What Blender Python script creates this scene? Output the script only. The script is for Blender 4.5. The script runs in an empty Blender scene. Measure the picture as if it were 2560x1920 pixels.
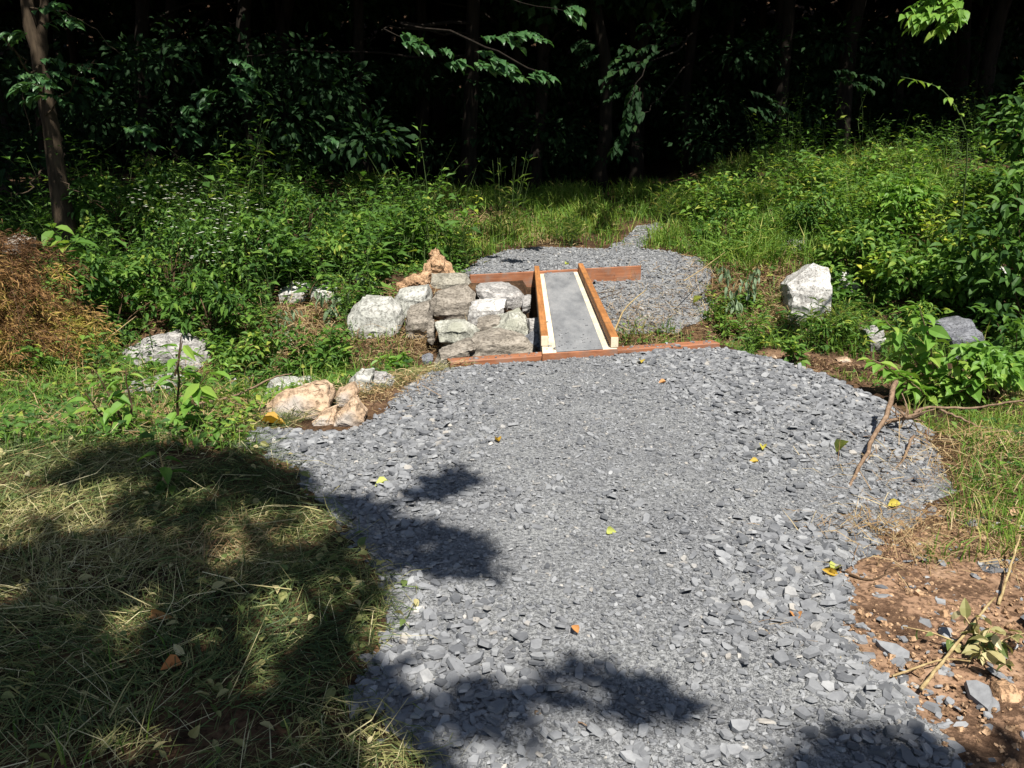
import bpy, bmesh, math, random
import numpy as np
from mathutils import Vector, Matrix, noise as mnoise

random.seed(7)
RNG = np.random.default_rng(7)
SC = bpy.context.scene
COL = SC.collection
R = math.radians

# ---------------------------------------------------------------- camera
CAM_Z, PITCH, FPX = 1.7, R(15.5), 2217.0
cam_data = bpy.data.cameras.new('camera')
cam = bpy.data.objects.new('camera', cam_data)
COL.objects.link(cam)
cam.location = (0, 0, CAM_Z)
cam.rotation_euler = (R(90) - PITCH, 0, 0)
cam_data.sensor_width = 36.0
cam_data.lens = 36.0 * FPX / 2560.0
cam_data.clip_start = 0.05
cam_data.clip_end = 600
SC.camera = cam

# ---------------------------------------------------------------- light
SUN_EL, SUN_AZ = R(60), R(165)            # azimuth clockwise from +Y
world = bpy.data.worlds.new('World')
SC.world = world
world.use_nodes = True
wn = world.node_tree.nodes
wl = world.node_tree.links
sky = wn.new('ShaderNodeTexSky')
sky.sky_type = 'NISHITA'
sky.sun_disc = False
sky.sun_elevation = SUN_EL
sky.sun_rotation = SUN_AZ
bg = wn['Background'] if 'Background' in wn else wn.new('ShaderNodeBackground')
wl.new(sky.outputs['Color'], bg.inputs['Color'])
bg.inputs['Strength'].default_value = 0.05
SUNV = np.array([math.sin(SUN_AZ) * math.cos(SUN_EL), math.cos(SUN_AZ) * math.cos(SUN_EL), math.sin(SUN_EL)])
sun_data = bpy.data.lights.new('sun', 'SUN')
sun_data.energy = 5.0
sun_data.angle = R(0.53)
sun_data.color = (1.0, 0.955, 0.88)
sun = bpy.data.objects.new('sun', sun_data)
COL.objects.link(sun)
sun.rotation_euler = Vector(SUNV).to_track_quat('Z', 'Y').to_euler()
sun.location = (12, -4, 20)
SC.view_settings.view_transform = 'Standard'
SC.view_settings.look = 'None'
SC.view_settings.gamma = 1.0
SC.view_settings.use_curve_mapping = False
SC.view_settings.exposure = 0.93
SC.render.engine = 'CYCLES'
SC.cycles.max_bounces = 5
SC.cycles.diffuse_bounces = 3
SC.cycles.glossy_bounces = 2
SC.cycles.transmission_bounces = 3
SC.cycles.use_denoising = True

# ---------------------------------------------------------------- pixel <-> world helpers
def ray(px, py):
    v = 960.0 - py
    return np.array([px - 1280.0, FPX * math.cos(PITCH) + v * math.sin(PITCH), -FPX * math.sin(PITCH) + v * math.cos(PITCH)])
ORG = np.array([0, 0, CAM_Z])
def G(px, py, z=0.0):
    d = ray(px, py)
    return ORG + d * (z - CAM_Z) / d[2]
def D(px, py, y):
    d = ray(px, py)
    return ORG + d * y / d[1]
def to_px(P):
    P = np.atleast_2d(P) - ORG
    f = P[:, 1] * math.cos(PITCH) - P[:, 2] * math.sin(PITCH)
    u = P[:, 1] * math.sin(PITCH) + P[:, 2] * math.cos(PITCH)
    f = np.where(f < 0.01, 0.01, f)
    return np.stack([1280 + FPX * P[:, 0] / f, 960 - FPX * u / f], 1)

# ---------------------------------------------------------------- noise
_perm = np.random.default_rng(3).random((256, 256))
def vnoise(x, y):
    x = np.asarray(x, float); y = np.asarray(y, float)
    xi = np.floor(x).astype(int); yi = np.floor(y).astype(int)
    fx = x - xi; fy = y - yi
    fx = fx * fx * (3 - 2 * fx); fy = fy * fy * (3 - 2 * fy)
    a = _perm[xi & 255, yi & 255]; b = _perm[(xi + 1) & 255, yi & 255]
    c = _perm[xi & 255, (yi + 1) & 255]; d = _perm[(xi + 1) & 255, (yi + 1) & 255]
    return (a * (1 - fx) + b * fx) * (1 - fy) + (c * (1 - fx) + d * fx) * fy
def fbm(x, y, o=4):
    s, a, t = 0, 0.5, 0
    for i in range(o):
        s = s + a * vnoise(x * 2 ** i + 17.3 * i, y * 2 ** i + 9.1 * i); t += a; a *= .5
    return s / t
def S(a, b, t):
    t = np.clip((np.asarray(t, float) - a) / (b - a), 0, 1)
    return t * t * (3 - 2 * t)

# ---------------------------------------------------------------- terrain
RY = [0.5, 2.1, 2.76, 3.11, 3.78, 4.57, 5.63, 6.98, 7.5, 9]
RX = [1.45, 1.34, 1.29, 1.40, 1.88, 2.32, 2.44, 2.01, 1.8, 1.8]
LY = [0.5, 2.1, 2.42, 2.87, 3.38, 3.87, 4.45, 5.05, 5.6, 6.35, 6.77, 9]
LX = [-.30, -.21, -.50, -.41, -.64, -.85, -1.2, -1.55, -1.35, -.85, -.5, -.5]
def zf(x, y):
    x = np.asarray(x, float); y = np.asarray(y, float)
    yp = y - 0.36 * np.clip(x, -1.5, 2.4) - 0.1 * np.clip(x - 2.4, 0, 6)
    yn = yp - 0.95 * (1 - S(-3.4, -1.9, x)) - 0.9 * S(2.0, 2.5, x) * (1 - S(4.2, 5.0, x))
    near = S(6.86, 7.35, yn)
    far = S(9.3, 11.7, yp)
    chan = -0.78 * near * (1 - far)
    lip = S(11.06, 11.16, yp) * (1 - far) * near * S(-1.3, -0.5, x) * (1 - S(2.0, 2.7, x))
    chan = chan * (1 - lip)
    # rubble bank carrying the boulders left of the bridge
    m = S(-2.5, -1.8, x) * (1 - S(0.12, 0.26, x)) * S(7.3, 7.8, y) * (1 - S(10.9, 11.1, yp))
    chan = chan * (1 - m) + m * np.minimum(0.0, -0.62 + 0.2 * (y - 7.6))
    z = chan
    xr = np.interp(y, RY, RX); xl = np.interp(y, LY, LX)
    z = z - 0.30 * S(0.0, 0.55, x - xr) * S(4.7, 5.8, y) * (1 - near)
    z = z - 0.16 * S(0.0, 0.7, xl - x) * S(5.0, 6.0, y) * (1 - near)
    z = z + 0.05 * np.exp(-((x - 0.5) / 1.3) ** 2) * S(1.5, 4, y) * (1 - S(5.5, 6.8, y))
    z = z - .020 * S(5.8, 6.6, y - .3 * x) * (1 - S(7.0, 7.3, y - .3 * x)) * S(-1.3, -.7, x) * (1 - S(2.1, 2.6, x))
    z = z + (0.62 + .20 * S(1.5, 4.5, x)) * S(13.2, 18.5, y + 0.15 * np.abs(x - 1.5))
    z = z + 0.52 * S(2.9, 5.6, x) * S(10.8, 13.5, y)
    z = z + 0.35 * S(-1.0, -3.2, x) * S(10.0, 12.5, y) if False else z + 0.20 * (1 - S(-3.2, -1.0, x)) * S(10.0, 12.5, y)
    z = z + 16.0 * S(27, 50, y)  # unseen hillside added behind the woods to block bright sky
    amp = 0.02 + 0.06 * S(1.5, 4, np.abs(x - 0.5)) + 0.05 * S(13, 16, y)
    z = z + (fbm(x * 1.1, y * 1.1, 4) - 0.5) * 2 * amp
    return z
def T(px, py):
    d = ray(px, py); d = d / d[1]
    ys = np.arange(1.0, 46, 0.02)
    P = ORG + d[None, :] * ys[:, None]
    h = P[:, 2] - zf(P[:, 0], P[:, 1])
    i = int(np.argmax(h <= 0)) if (h <= 0).any() else len(ys) - 1
    return P[i]
def on(x, y, dz=0.0):
    return np.array([x, y, float(zf(x, y)) + dz])
def inside(pts, poly):
    x, y = pts[:, 0], pts[:, 1]; r = np.zeros(len(pts), bool)
    n = len(poly)
    for i in range(n):
        x1, y1 = poly[i]; x2, y2 = poly[(i + 1) % n]
        c = ((y1 > y) != (y2 > y))
        with np.errstate(divide='ignore', invalid='ignore'):
            t = (x2 - x1) * (y - y1) / (y2 - y1 + 1e-12) + x1
        r ^= c & (x < t)
    return r

# ---------------------------------------------------------------- mesh builder
class MB:
    def __init__(s): s.v = []; s.n = 0; s.f = []; s.r = []
    def add(s, V, Fs, r=0.5, mat=0):
        V = np.asarray(V, float).reshape(-1, 3)
        r = np.broadcast_to(np.asarray(r, float), (len(V),))
        s.v.append(V); s.r.append(r)
        for F in (Fs if isinstance(Fs, list) else [Fs]):
            F = np.asarray(F, int)
            s.f.append((F + s.n, mat))
        s.n += len(V)
    def mesh(s, name, mats, smooth=False):
        me = bpy.data.meshes.new(name)
        V = np.concatenate(s.v); r = np.concatenate(s.r)
        me.vertices.add(len(V)); me.vertices.foreach_set('co', V.ravel())
        loops = np.concatenate([F.ravel() for F, _ in s.f])
        sizes = np.concatenate([np.full(len(F), F.shape[1]) for F, _ in s.f])
        mi = np.concatenate([np.full(len(F), m) for F, m in s.f])
        starts = np.concatenate([[0], np.cumsum(sizes)[:-1]])
        me.loops.add(len(loops)); me.loops.foreach_set('vertex_index', loops.astype(np.int32))
        me.polygons.add(len(sizes))
        me.polygons.foreach_set('loop_start', starts.astype(np.int32))
        me.polygons.foreach_set('loop_total', sizes.astype(np.int32))
        me.polygons.foreach_set('material_index', mi.astype(np.int32))
        me.polygons.foreach_set('use_smooth', np.full(len(sizes), smooth))
        a = me.attributes.new('rnd', 'FLOAT', 'POINT'); a.data.foreach_set('value', r.astype(np.float32))
        for m in (mats if isinstance(mats, (list, tuple)) else [mats]): me.materials.append(m)
        me.update(calc_edges=True)
        return me
    def build(s, name, mats, parent=None, smooth=False):
        return link(name, s.mesh(name, mats, smooth), parent)
def link(name, data, parent=None, loc=None):
    o = bpy.data.objects.new(name, data); COL.objects.link(o)
    if parent is not None:
        o.parent = parent
        if parent.location.length > 0 and loc is None:
            o.matrix_parent_inverse = Matrix.Translation(parent.location).inverted()
    if loc is not None: o.location = loc
    return o
def tag(o, label=None, cat=None, group=None, kind=None):
    if label: o['label'] = label
    if cat: o['category'] = cat
    if group: o['group'] = group
    if kind: o['kind'] = kind
    return o
def empty(name, loc=(0, 0, 0)):
    o = bpy.data.objects.new(name, None); COL.objects.link(o)
    o.location = loc; o.empty_display_size = 0.1
    return o

def unit(a): return a / (np.linalg.norm(a, axis=-1, keepdims=True) + 1e-9)
def tube(P, rad, sides=5):
    P = np.asarray(P, float); n = len(P)
    rad = np.broadcast_to(np.asarray(rad, float), (n,))
    t = unit(np.gradient(P, axis=0))
    ref = np.array([0.31, 0.17, 0.93]) if abs(unit(P[-1] - P[0])[2]) < .9 else np.array([1., 0.1, 0])
    a = unit(np.cross(t, ref)); b = np.cross(t, a)
    an = np.arange(sides) / sides * 2 * math.pi
    V = P[:, None] + rad[:, None, None] * (np.cos(an)[None, :, None] * a[:, None] + np.sin(an)[None, :, None] * b[:, None])
    F = [[i * sides + k, i * sides + (k + 1) % sides, (i + 1) * sides + (k + 1) % sides, (i + 1) * sides + k] for i in range(n - 1) for k in range(sides)]
    F = np.array(F)
    cap = np.array([[(n - 1) * sides + k for k in range(sides)]])
    cap0 = np.array([[k for k in range(sides)][::-1]])
    return V.reshape(-1, 3), [F, cap, cap0]
def curve_pts(ctrl, n=12, wob=0.0, seed=0):
    """smooth catmull-rom through control points, optionally wobbled"""
    C = np.asarray(ctrl, float)
    C = np.vstack([2 * C[0] - C[1], C, 2 * C[-1] - C[-2]])
    out = []
    segs = len(C) - 3
    for t in np.linspace(0, segs - 1e-6, n):
        i = int(t); u = t - i
        p0, p1, p2, p3 = C[i:i + 4]
        out.append(0.5 * (2 * p1 + (p2 - p0) * u + (2 * p0 - 5 * p1 + 4 * p2 - p3) * u * u + (3 * p1 - 3 * p2 + p3 - p0) * u ** 3))
    out = np.array(out)
    if wob:
        rg = np.random.default_rng(seed)
        w = rg.normal(0, wob, out.shape); w[0] = 0; out = out + w
    return out

# leaf templates: x = across, y = along, z = up; unit length 1, width 1
LEAF_LO = (np.array([[0, 0, 0], [-.5, .42, .10], [0, .45, 0], [.5, .42, .10], [0, 1, -.14]]),
           [np.array([[0, 2, 1], [0, 3, 2], [1, 2, 4], [2, 3, 4]])])
LEAF_HI = (np.array([[0, 0, 0], [-.42, .22, .10], [-.5, .48, .11], [-.27, .78, .0], [0, 1, -.18],
                     [.27, .78, .0], [.5, .48, .11], [.42, .22, .10], [0, .24, .0], [0, .5, 0.0], [0, .78, -.06]]),
           [np.array([[0, 8, 1], [0, 7, 8], [3, 10, 4], [10, 5, 4]]),
            np.array([[1, 8, 9, 2], [8, 7, 6, 9], [2, 9, 10, 3], [9, 6, 5, 10]])])
LEAF_FLAT = (np.array([[0, 0, 0], [-.5, .4, .06], [.5, .45, .06], [0, 1, -.1]]), [np.array([[0, 2, 3, 1]])])
def leaves(mb, P, dirv, nrm, length, ratio, rnd, tmpl=LEAF_LO, mat=0):
    P = np.asarray(P, float); N = len(P)
    y = unit(np.asarray(dirv, float)); x = unit(np.cross(y, np.asarray(nrm, float))); z = np.cross(x, y)
    L = np.broadcast_to(np.asarray(length, float), (N,)); W = L * np.broadcast_to(np.asarray(ratio, float), (N,))
    TV, TF = tmpl
    V = P[:, None] + TV[None, :, 0:1] * W[:, None, None] * x[:, None] + TV[None, :, 1:2] * L[:, None, None] * y[:, None] + TV[None, :, 2:3] * L[:, None, None] * z[:, None]
    k = len(TV); off = (np.arange(N) * k)[:, None, None]
    rr = np.repeat(np.broadcast_to(np.asarray(rnd, float), (N,)), k)
    mb.add(V.reshape(-1, 3), [(F[None] + off).reshape(-1, F.shape[1]) for F in TF], rr, mat)
def rand_dirs(n, up=0.0, rg=RNG):
    d = rg.normal(size=(n, 3)); d[:, 2] += up
    return unit(d)
def blades(mb, P, az, L, w, el, bend, rnd, mat=0):
    N = len(P)
    h = np.stack([np.cos(az), np.sin(az), np.zeros(N)], 1)
    sd = np.stack([-np.sin(az), np.cos(az), np.zeros(N)], 1) * (w / 2)[:, None]
    tilt = RNG.normal(0, .5, N); sd[:, 2] = tilt * w / 2
    up = np.array([0, 0, 1.0])
    p1 = P + (L / 2)[:, None] * (np.cos(el)[:, None] * h + np.sin(el)[:, None] * up)
    e2 = el - bend
    p2 = p1 + (L / 2)[:, None] * (np.cos(e2)[:, None] * h + np.sin(e2)[:, None] * up)
    V = np.stack([P - sd, P + sd, p1 + sd * .9, p1 - sd * .9, p2], 1)
    off = (np.arange(N) * 5)[:, None, None]
    mb.add(V.reshape(-1, 3), [(np.array([[0, 1, 2, 3]])[None] + off).reshape(-1, 4), (np.array([[3, 2, 4]])[None] + off).reshape(-1, 3)], np.repeat(rnd, 5), mat)
def chips(mb, P, size, thick, rnd, n=6, tilt=0.25, asp=None, mat=0):
    N = len(P)
    ang = (np.arange(n)[None] + RNG.uniform(-.38, .38, (N, n))) / n * 2 * math.pi
    rad = size[:, None] * RNG.uniform(.68, 1.05, (N, n))
    a = RNG.uniform(1.0, 1.5, N) if asp is None else asp
    X = np.cos(ang) * rad * a[:, None]; Y = np.sin(ang) * rad / a[:, None]
    ins = RNG.uniform(.78, .97, (N, 1))
    th = thick[:, None]
    top = np.stack([X * ins, Y * ins, np.broadcast_to(th / 2, X.shape) + RNG.normal(0, .09, (N, n)) * th], 2)
    bot = np.stack([X, Y, np.broadcast_to(-th / 2, X.shape)], 2)
    V = np.concatenate([top, bot], 1)
    yaw = RNG.uniform(0, 2 * math.pi, N)
    c, s = np.cos(yaw), np.sin(yaw)
    V = np.stack([V[..., 0] * c[:, None] - V[..., 1] * s[:, None], V[..., 0] * s[:, None] + V[..., 1] * c[:, None], V[..., 2]], 2)
    tx = RNG.normal(0, tilt, N); ty = RNG.normal(0, tilt, N)
    c, s = np.cos(tx)[:, None], np.sin(tx)[:, None]
    V = np.stack([V[..., 0], V[..., 1] * c - V[..., 2] * s, V[..., 1] * s + V[..., 2] * c], 2)
    c, s = np.cos(ty)[:, None], np.sin(ty)[:, None]
    V = np.stack([V[..., 0] * c + V[..., 2] * s, V[..., 1], -V[..., 0] * s + V[..., 2] * c], 2)
    V += P[:, None]
    off = (np.arange(N) * 2 * n)[:, None, None]
    Ft = np.arange(n)[None]
    Fs = np.array([[k, k + n, (k + 1) % n + n, (k + 1) % n] for k in range(n)])
    mb.add(V.reshape(-1, 3), [(Ft[None] + off).reshape(-1, n), (Fs[None] + off).reshape(-1, 4)], np.repeat(rnd, 2 * n), mat)

# ---------------------------------------------------------------- materials
def new_mat(name):
    m = bpy.data.materials.new(name); m.use_nodes = True
    nt = m.node_tree; nt.nodes.clear()
    out = nt.nodes.new('ShaderNodeOutputMaterial')
    return m, nt, out
def ramp(nt, stops, src, interp='LINEAR'):
    r = nt.nodes.new('ShaderNodeValToRGB'); r.color_ramp.interpolation = interp
    e = r.color_ramp.elements
    while len(e) < len(stops): e.new(0.5)
    for k, (p, c) in enumerate(stops): e[k].position = p; e[k].color = (*c, 1)
    nt.links.new(src, r.inputs['Fac'])
    return r.outputs['Color']
def attr(nt, name='rnd'):
    a = nt.nodes.new('ShaderNodeAttribute'); a.attribute_name = name
    return a.outputs['Fac']
def ntex(nt, scale, detail=4, rough=.55, coord='Object', vec=None):
    n = nt.nodes.new('ShaderNodeTexNoise'); n.inputs['Scale'].default_value = scale
    n.inputs['Detail'].default_value = detail; n.inputs['Roughness'].default_value = rough
    if vec is None:
        t = nt.nodes.new('ShaderNodeTexCoord'); vec = t.outputs[coord]
    nt.links.new(vec, n.inputs['Vector'])
    return n.outputs['Fac']
def mix(nt, a, b, fac, mode='MIX'):
    m = nt.nodes.new('ShaderNodeMix'); m.data_type = 'RGBA'; m.blend_type = mode
    for s, v in ((m.inputs[6], a), (m.inputs[7], b)):
        if isinstance(v, tuple): s.default_value = (*v, 1)
        else: nt.links.new(v, s)
    if isinstance(fac, (int, float)): m.inputs[0].default_value = fac
    else: nt.links.new(fac, m.inputs[0])
    return m.outputs[2]
def math_(nt, op, a, b):
    m = nt.nodes.new('ShaderNodeMath'); m.operation = op; m.use_clamp = True
    for s, v in ((m.inputs[0], a), (m.inputs[1], b)):
        if isinstance(v, (int, float)): s.default_value = v
        else: nt.links.new(v, s)
    return m.outputs[0]
def bsdf(nt, out, color, rough=.8, spec=.3, bump=None, bump_d=.01, bump_s=.5, transl=0, tcol=None):
    p = nt.nodes.new('ShaderNodeBsdfPrincipled')
    if isinstance(color, tuple): p.inputs['Base Color'].default_value = (*color, 1)
    else: nt.links.new(color, p.inputs['Base Color'])
    p.inputs['Roughness'].default_value = rough
    p.inputs['Specular IOR Level'].default_value = spec
    if bump is not None:
        b = nt.nodes.new('ShaderNodeBump'); b.inputs['Strength'].default_value = bump_s; b.inputs['Distance'].default_value = bump_d
        nt.links.new(bump, b.inputs['Height']); nt.links.new(b.outputs['Normal'], p.inputs['Normal'])
    if transl:
        t = nt.nodes.new('ShaderNodeBsdfTranslucent')
        c = tcol if tcol is not None else color
        if isinstance(c, tuple): t.inputs['Color'].default_value = (*c, 1)
        else: nt.links.new(c, t.inputs['Color'])
        mx = nt.nodes.new('ShaderNodeMixShader'); mx.inputs[0].default_value = transl
        nt.links.new(p.outputs[0], mx.inputs[1]); nt.links.new(t.outputs[0], mx.inputs[2])
        nt.links.new(mx.outputs[0], out.inputs['Surface'])
    else:
        nt.links.new(p.outputs[0], out.inputs['Surface'])
    return p
def leaf_mat(name, stops, rough=.58, spec=.22, transl=.34):
    m, nt, out = new_mat(name)
    c = ramp(nt, stops, attr(nt))
    bri = nt.nodes.new('ShaderNodeMix'); bri.data_type = 'RGBA'; bri.blend_type = 'MULTIPLY'; bri.inputs[0].default_value = 1
    nt.links.new(c, bri.inputs[6]); bri.inputs[7].default_value = (1.5, 1.55, .9, 1)
    bsdf(nt, out, c, rough, spec, transl=transl, tcol=bri.outputs[2])
    return m
def rock_mat(name, dark, mid, light, sc=5.0, stretch=(1, 1, 1), vein=None):
    m, nt, out = new_mat(name)
    t = nt.nodes.new('ShaderNodeTexCoord'); mp = nt.nodes.new('ShaderNodeMapping')
    mp.inputs['Scale'].default_value = stretch; mp.inputs['Rotation'].default_value = (.2, .25, .3)
    nt.links.new(t.outputs['Object'], mp.inputs['Vector'])
    n1 = ntex(nt, sc * 1.6, 9, .72, vec=mp.outputs[0])
    n2 = ntex(nt, sc * 9, 5, .6, vec=mp.outputs[0])
    c = ramp(nt, [(.3, dark), (.5, mid), (.68, light)], n1)
    sp = ramp(nt, [(.34, (.58, .56, .53)), (.50, (.96, .96, .96)), (.68, (1.1, 1.1, 1.07))], n2)
    c = mix(nt, c, sp, 1.0, 'MULTIPLY')
    if vein:
        n3 = ntex(nt, sc * .6, 3, .5, vec=mp.outputs[0])
        v = ramp(nt, [(.52, (0, 0, 0)), (.62, (1, 1, 1))], n3)
        c = mix(nt, c, vein, v)
    hb = math_(nt, 'MULTIPLY', math_(nt, 'ADD', n1, n2), .5)
    bsdf(nt, out, c, .88, .2, hb, .05, 1.0)
    return m
M = {}
M['leaf_mid'] = leaf_mat('weed_leaf', [(0, (.026, .068, .016)), (.5, (.075, .160, .026)), (.85, (.150, .250, .040)), (1, (.28, .32, .055))])
M['leaf_shaded'] = leaf_mat('shaded_forest_leaf', [(0, (.007, .020, .007)), (.6, (.014, .036, .012)), (1, (.03, .062, .018))], .65, .1, .2)  # leaf colour lowered so the woods' deep shade is partly in the albedo
M['leaf_light'] = leaf_mat('sapling_leaf', [(0, (.085, .19, .026)), (.6, (.15, .28, .045)), (1, (.26, .35, .06))], .5, .3, .34)
M['leaf_spray'] = leaf_mat('limb_leaf', [(0, (.025, .075, .022)), (.6, (.05, .12, .04)), (1, (.08, .16, .055))], .42, .45, .25)
M['leaf_grey'] = leaf_mat('wilted_leaf', [(0, (.10, .16, .08)), (.6, (.20, .27, .16)), (1, (.32, .38, .27))], .7, .2, .2)
M['leaf_lime'] = leaf_mat('lime_leaf', [(0, (.10, .20, .025)), (.5, (.22, .30, .035)), (1, (.40, .40, .045))], .5, .3, .3)
M['grass'] = leaf_mat('green_grass', [(0, (.035, .085, .014)), (.5, (.100, .190, .026)), (.8, (.185, .27, .040)), (1, (.36, .34, .11))], .55, .22, .3)
M['hay'] = leaf_mat('cut_hay', [(0, (.045, .070, .022)), (.28, (.095, .135, .036)), (.48, (.23, .215, .08)), (.75, (.40, .345, .17)), (1, (.58, .52, .31))], .6, .3, .2)
M['straw'] = leaf_mat('dry_straw', [(0, (.12, .06, .03)), (.5, (.26, .17, .08)), (1, (.42, .34, .19))], .7, .2, .15)
M['cedar'] = leaf_mat('dead_cedar', [(0, (.075, .038, .018)), (.3, (.21, .115, .045)), (.55, (.36, .225, .085)), (.78, (.30, .235, .05)), (1, (.14, .16, .025))], .75, .15, .15)
M['white'] = leaf_mat('petal', [(0, (.7, .7, .66)), (1, (.8, .8, .78))], .6, .2, .2)
M['dead'] = leaf_mat('fallen_leaf_yellow', [(0, (.32, .17, .02)), (.5, (.42, .27, .03)), (1, (.38, .37, .07))], .6, .3, .2)
M['orange'] = leaf_mat('fallen_leaf_orange', [(0, (.40, .12, .02)), (1, (.45, .25, .10))], .6, .3, .15)
M['limeleaf'] = leaf_mat('fallen_leaf_lime', [(0, (.30, .36, .05)), (1, (.40, .42, .12))], .5, .3, .2)

def bark_mat(name, a, b, sc=14):
    m, nt, out = new_mat(name)
    t = nt.nodes.new('ShaderNodeTexCoord'); mp = nt.nodes.new('ShaderNodeMapping')
    mp.inputs['Scale'].default_value = (1, 1, .18); nt.links.new(t.outputs['Object'], mp.inputs['Vector'])
    n = ntex(nt, sc, 6, .6, vec=mp.outputs[0])
    bsdf(nt, out, ramp(nt, [(.32, a), (.66, b)], n), .9, .12, n, .02, .8)
    return m
M['bark'] = bark_mat('bark', (.018, .013, .009), (.075, .055, .036))
M['shaded_forest_bark'] = bark_mat('shaded_forest_bark', (.005, .004, .003), (.020, .015, .011))  # darkened copy of the bark, carrying the shade of the woods in its colour
M['twig'] = bark_mat('twig_bark', (.12, .078, .050), (.27, .185, .122), 30)
M['twig_dark'] = bark_mat('dark_twig', (.035, .022, .014), (.11, .07, .04), 30)
M['stalk'] = bark_mat('dry_stalk', (.22, .15, .07), (.42, .33, .17), 30)
M['stem'] = bark_mat('green_stem', (.025, .045, .012), (.06, .09, .028), 30)

def soil_mat():
    m, nt, out = new_mat('soil')
    n1 = ntex(nt, 3.0, 8, .65); n2 = ntex(nt, 40, 6, .7)
    base = ramp(nt, [(.35, (.035, .022, .014)), (.55, (.085, .05, .028)), (.7, (.14, .085, .045))], n1)
    clay = ramp(nt, [(.34, (.125, .074, .046)), (.52, (.235, .145, .092)), (.68, (.34, .23, .155))], n1)
    fac = attr(nt, 'clay')
    c = mix(nt, base, clay, fac)
    c = mix(nt, c, ramp(nt, [(.35, (.45, .42, .4)), (.6, (1.1, 1.1, 1.08))], n2), 1, 'MULTIPLY')
    hb = math_(nt, 'MULTIPLY', math_(nt, 'ADD', n1, n2), .5)
    bsdf(nt, out, c, .95, .1, hb, .05, 1.0)
    return m
M['soil'] = soil_mat()
def slate_mat(name, stops):
    m, nt, out = new_mat(name)
    n = ntex(nt, 26, 6, .65)
    c = ramp(nt, stops, attr(nt))
    c = mix(nt, c, ramp(nt, [(.35, (.78, .78, .79)), (.65, (1.12, 1.12, 1.11))], n), 1, 'MULTIPLY')
    bsdf(nt, out, c, .72, .35, n, .006, .5)
    return m
M['slate'] = slate_mat('slate_chips', [(0, (.088, .092, .099)), (.3, (.146, .150, .157)), (.8, (.216, .221, .227)), (.955, (.268, .272, .274)), (.985, (.28, .26, .23)), (1, (.36, .345, .32))])
def dust_mat():
    m, nt, out = new_mat('slate_dust')
    n1 = ntex(nt, 60, 8, .75); n2 = ntex(nt, 2.2, 5, .6); n3 = ntex(nt, 240, 4, .7)
    c = ramp(nt, [(.35, (.105, .108, .112)), (.5, (.192, .196, .199)), (.65, (.25, .253, .255))], n1)
    c = mix(nt, c, ramp(nt, [(.35, (.86, .86, .87)), (.65, (1.08, 1.08, 1.06))], n2), 1, 'MULTIPLY')
    hb = math_(nt, 'MULTIPLY', math_(nt, 'ADD', n1, n3), .5)
    bsdf(nt, out, c, .9, .15, hb, .022, 1.0)
    return m
M['dust'] = dust_mat()
def wood_mat(name, a, b, along=(1, 16, 16), sc=3.0, dirt=None):
    m, nt, out = new_mat(name)
    t = nt.nodes.new('ShaderNodeTexCoord'); mp = nt.nodes.new('ShaderNodeMapping')
    mp.inputs['Scale'].default_value = along; nt.links.new(t.outputs['Object'], mp.inputs['Vector'])
    n = ntex(nt, sc, 7, .6, vec=mp.outputs[0]); n2 = ntex(nt, 1.7, 4, .6)
    c = ramp(nt, [(.3, a), (.68, b)], n)
    c = mix(nt, c, ramp(nt, [(.35, (.72, .7, .68)), (.62, (1.06, 1.05, 1.05))], n2), 1, 'MULTIPLY')
    if dirt:
        n3 = ntex(nt, 7, 6, .7)
        c = mix(nt, c, dirt, ramp(nt, [(.50, (0, 0, 0)), (.70, (.8, .8, .8))], n3))
    bsdf(nt, out, c, .62, .35, n, .003, .5)
    return m
M['wood'] = wood_mat('stained_board', (.20, .080, .040), (.36, .150, .072), dirt=(.20, .15, .12))
M['rail'] = wood_mat('stained_rail', (.25, .100, .032), (.45, .20, .065), (16, 1, 16), dirt=(.16, .09, .04))
M['cream'] = wood_mat('cream_paint', (.62, .55, .40), (.74, .67, .50), (8, 1, 8), dirt=(.42, .38, .30))
M['under'] = wood_mat('grey_plywood', (.06, .065, .07), (.10, .105, .11), (12, 1, 12))
def felt_mat():
    m, nt, out = new_mat('grey_felt')
    t = nt.nodes.new('ShaderNodeTexCoord'); mp = nt.nodes.new('ShaderNodeMapping'); mp.inputs['Scale'].default_value = (1, .28, 1); nt.links.new(t.outputs['Object'], mp.inputs['Vector'])
    n1 = ntex(nt, 4.5, 7, .68, vec=mp.outputs[0]); n2 = ntex(nt, 160, 4, .7)
    c = ramp(nt, [(.32, (.12, .125, .132)), (.5, (.185, .19, .195)), (.68, (.25, .252, .253))], n1)
    c = mix(nt, c, ramp(nt, [(.35, (.82, .82, .82)), (.65, (1.12, 1.12, 1.12))], n2), 1, 'MULTIPLY')
    bsdf(nt, out, c, .9, .15, n2, .003, .6)
    return m
M['felt'] = felt_mat()
M['r_brown'] = rock_mat('brown_grey_rock', (.12, .105, .088), (.215, .19, .158), (.31, .28, .24), 4, (1, 1, 3))
M['r_block'] = rock_mat('olive_grey_rock', (.13, .12, .095), (.24, .225, .185), (.33, .31, .26), 4, (1, 1, 2))
M['r_grey'] = rock_mat('banded_grey_rock', (.16, .155, .15), (.28, .27, .26), (.42, .40, .38), 4, (1, 1, 4))
M['r_pale'] = rock_mat('pale_limestone', (.20, .20, .18), (.33, .33, .30), (.44, .43, .40), 4)
M['r_white'] = rock_mat('white_rock', (.24, .225, .21), (.43, .42, .40), (.60, .585, .555), 4)
M['r_green'] = rock_mat('green_grey_rock', (.16, .16, .135), (.31, .31, .265), (.47, .465, .42), 5, vein=(.265, .265, .215))
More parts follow.
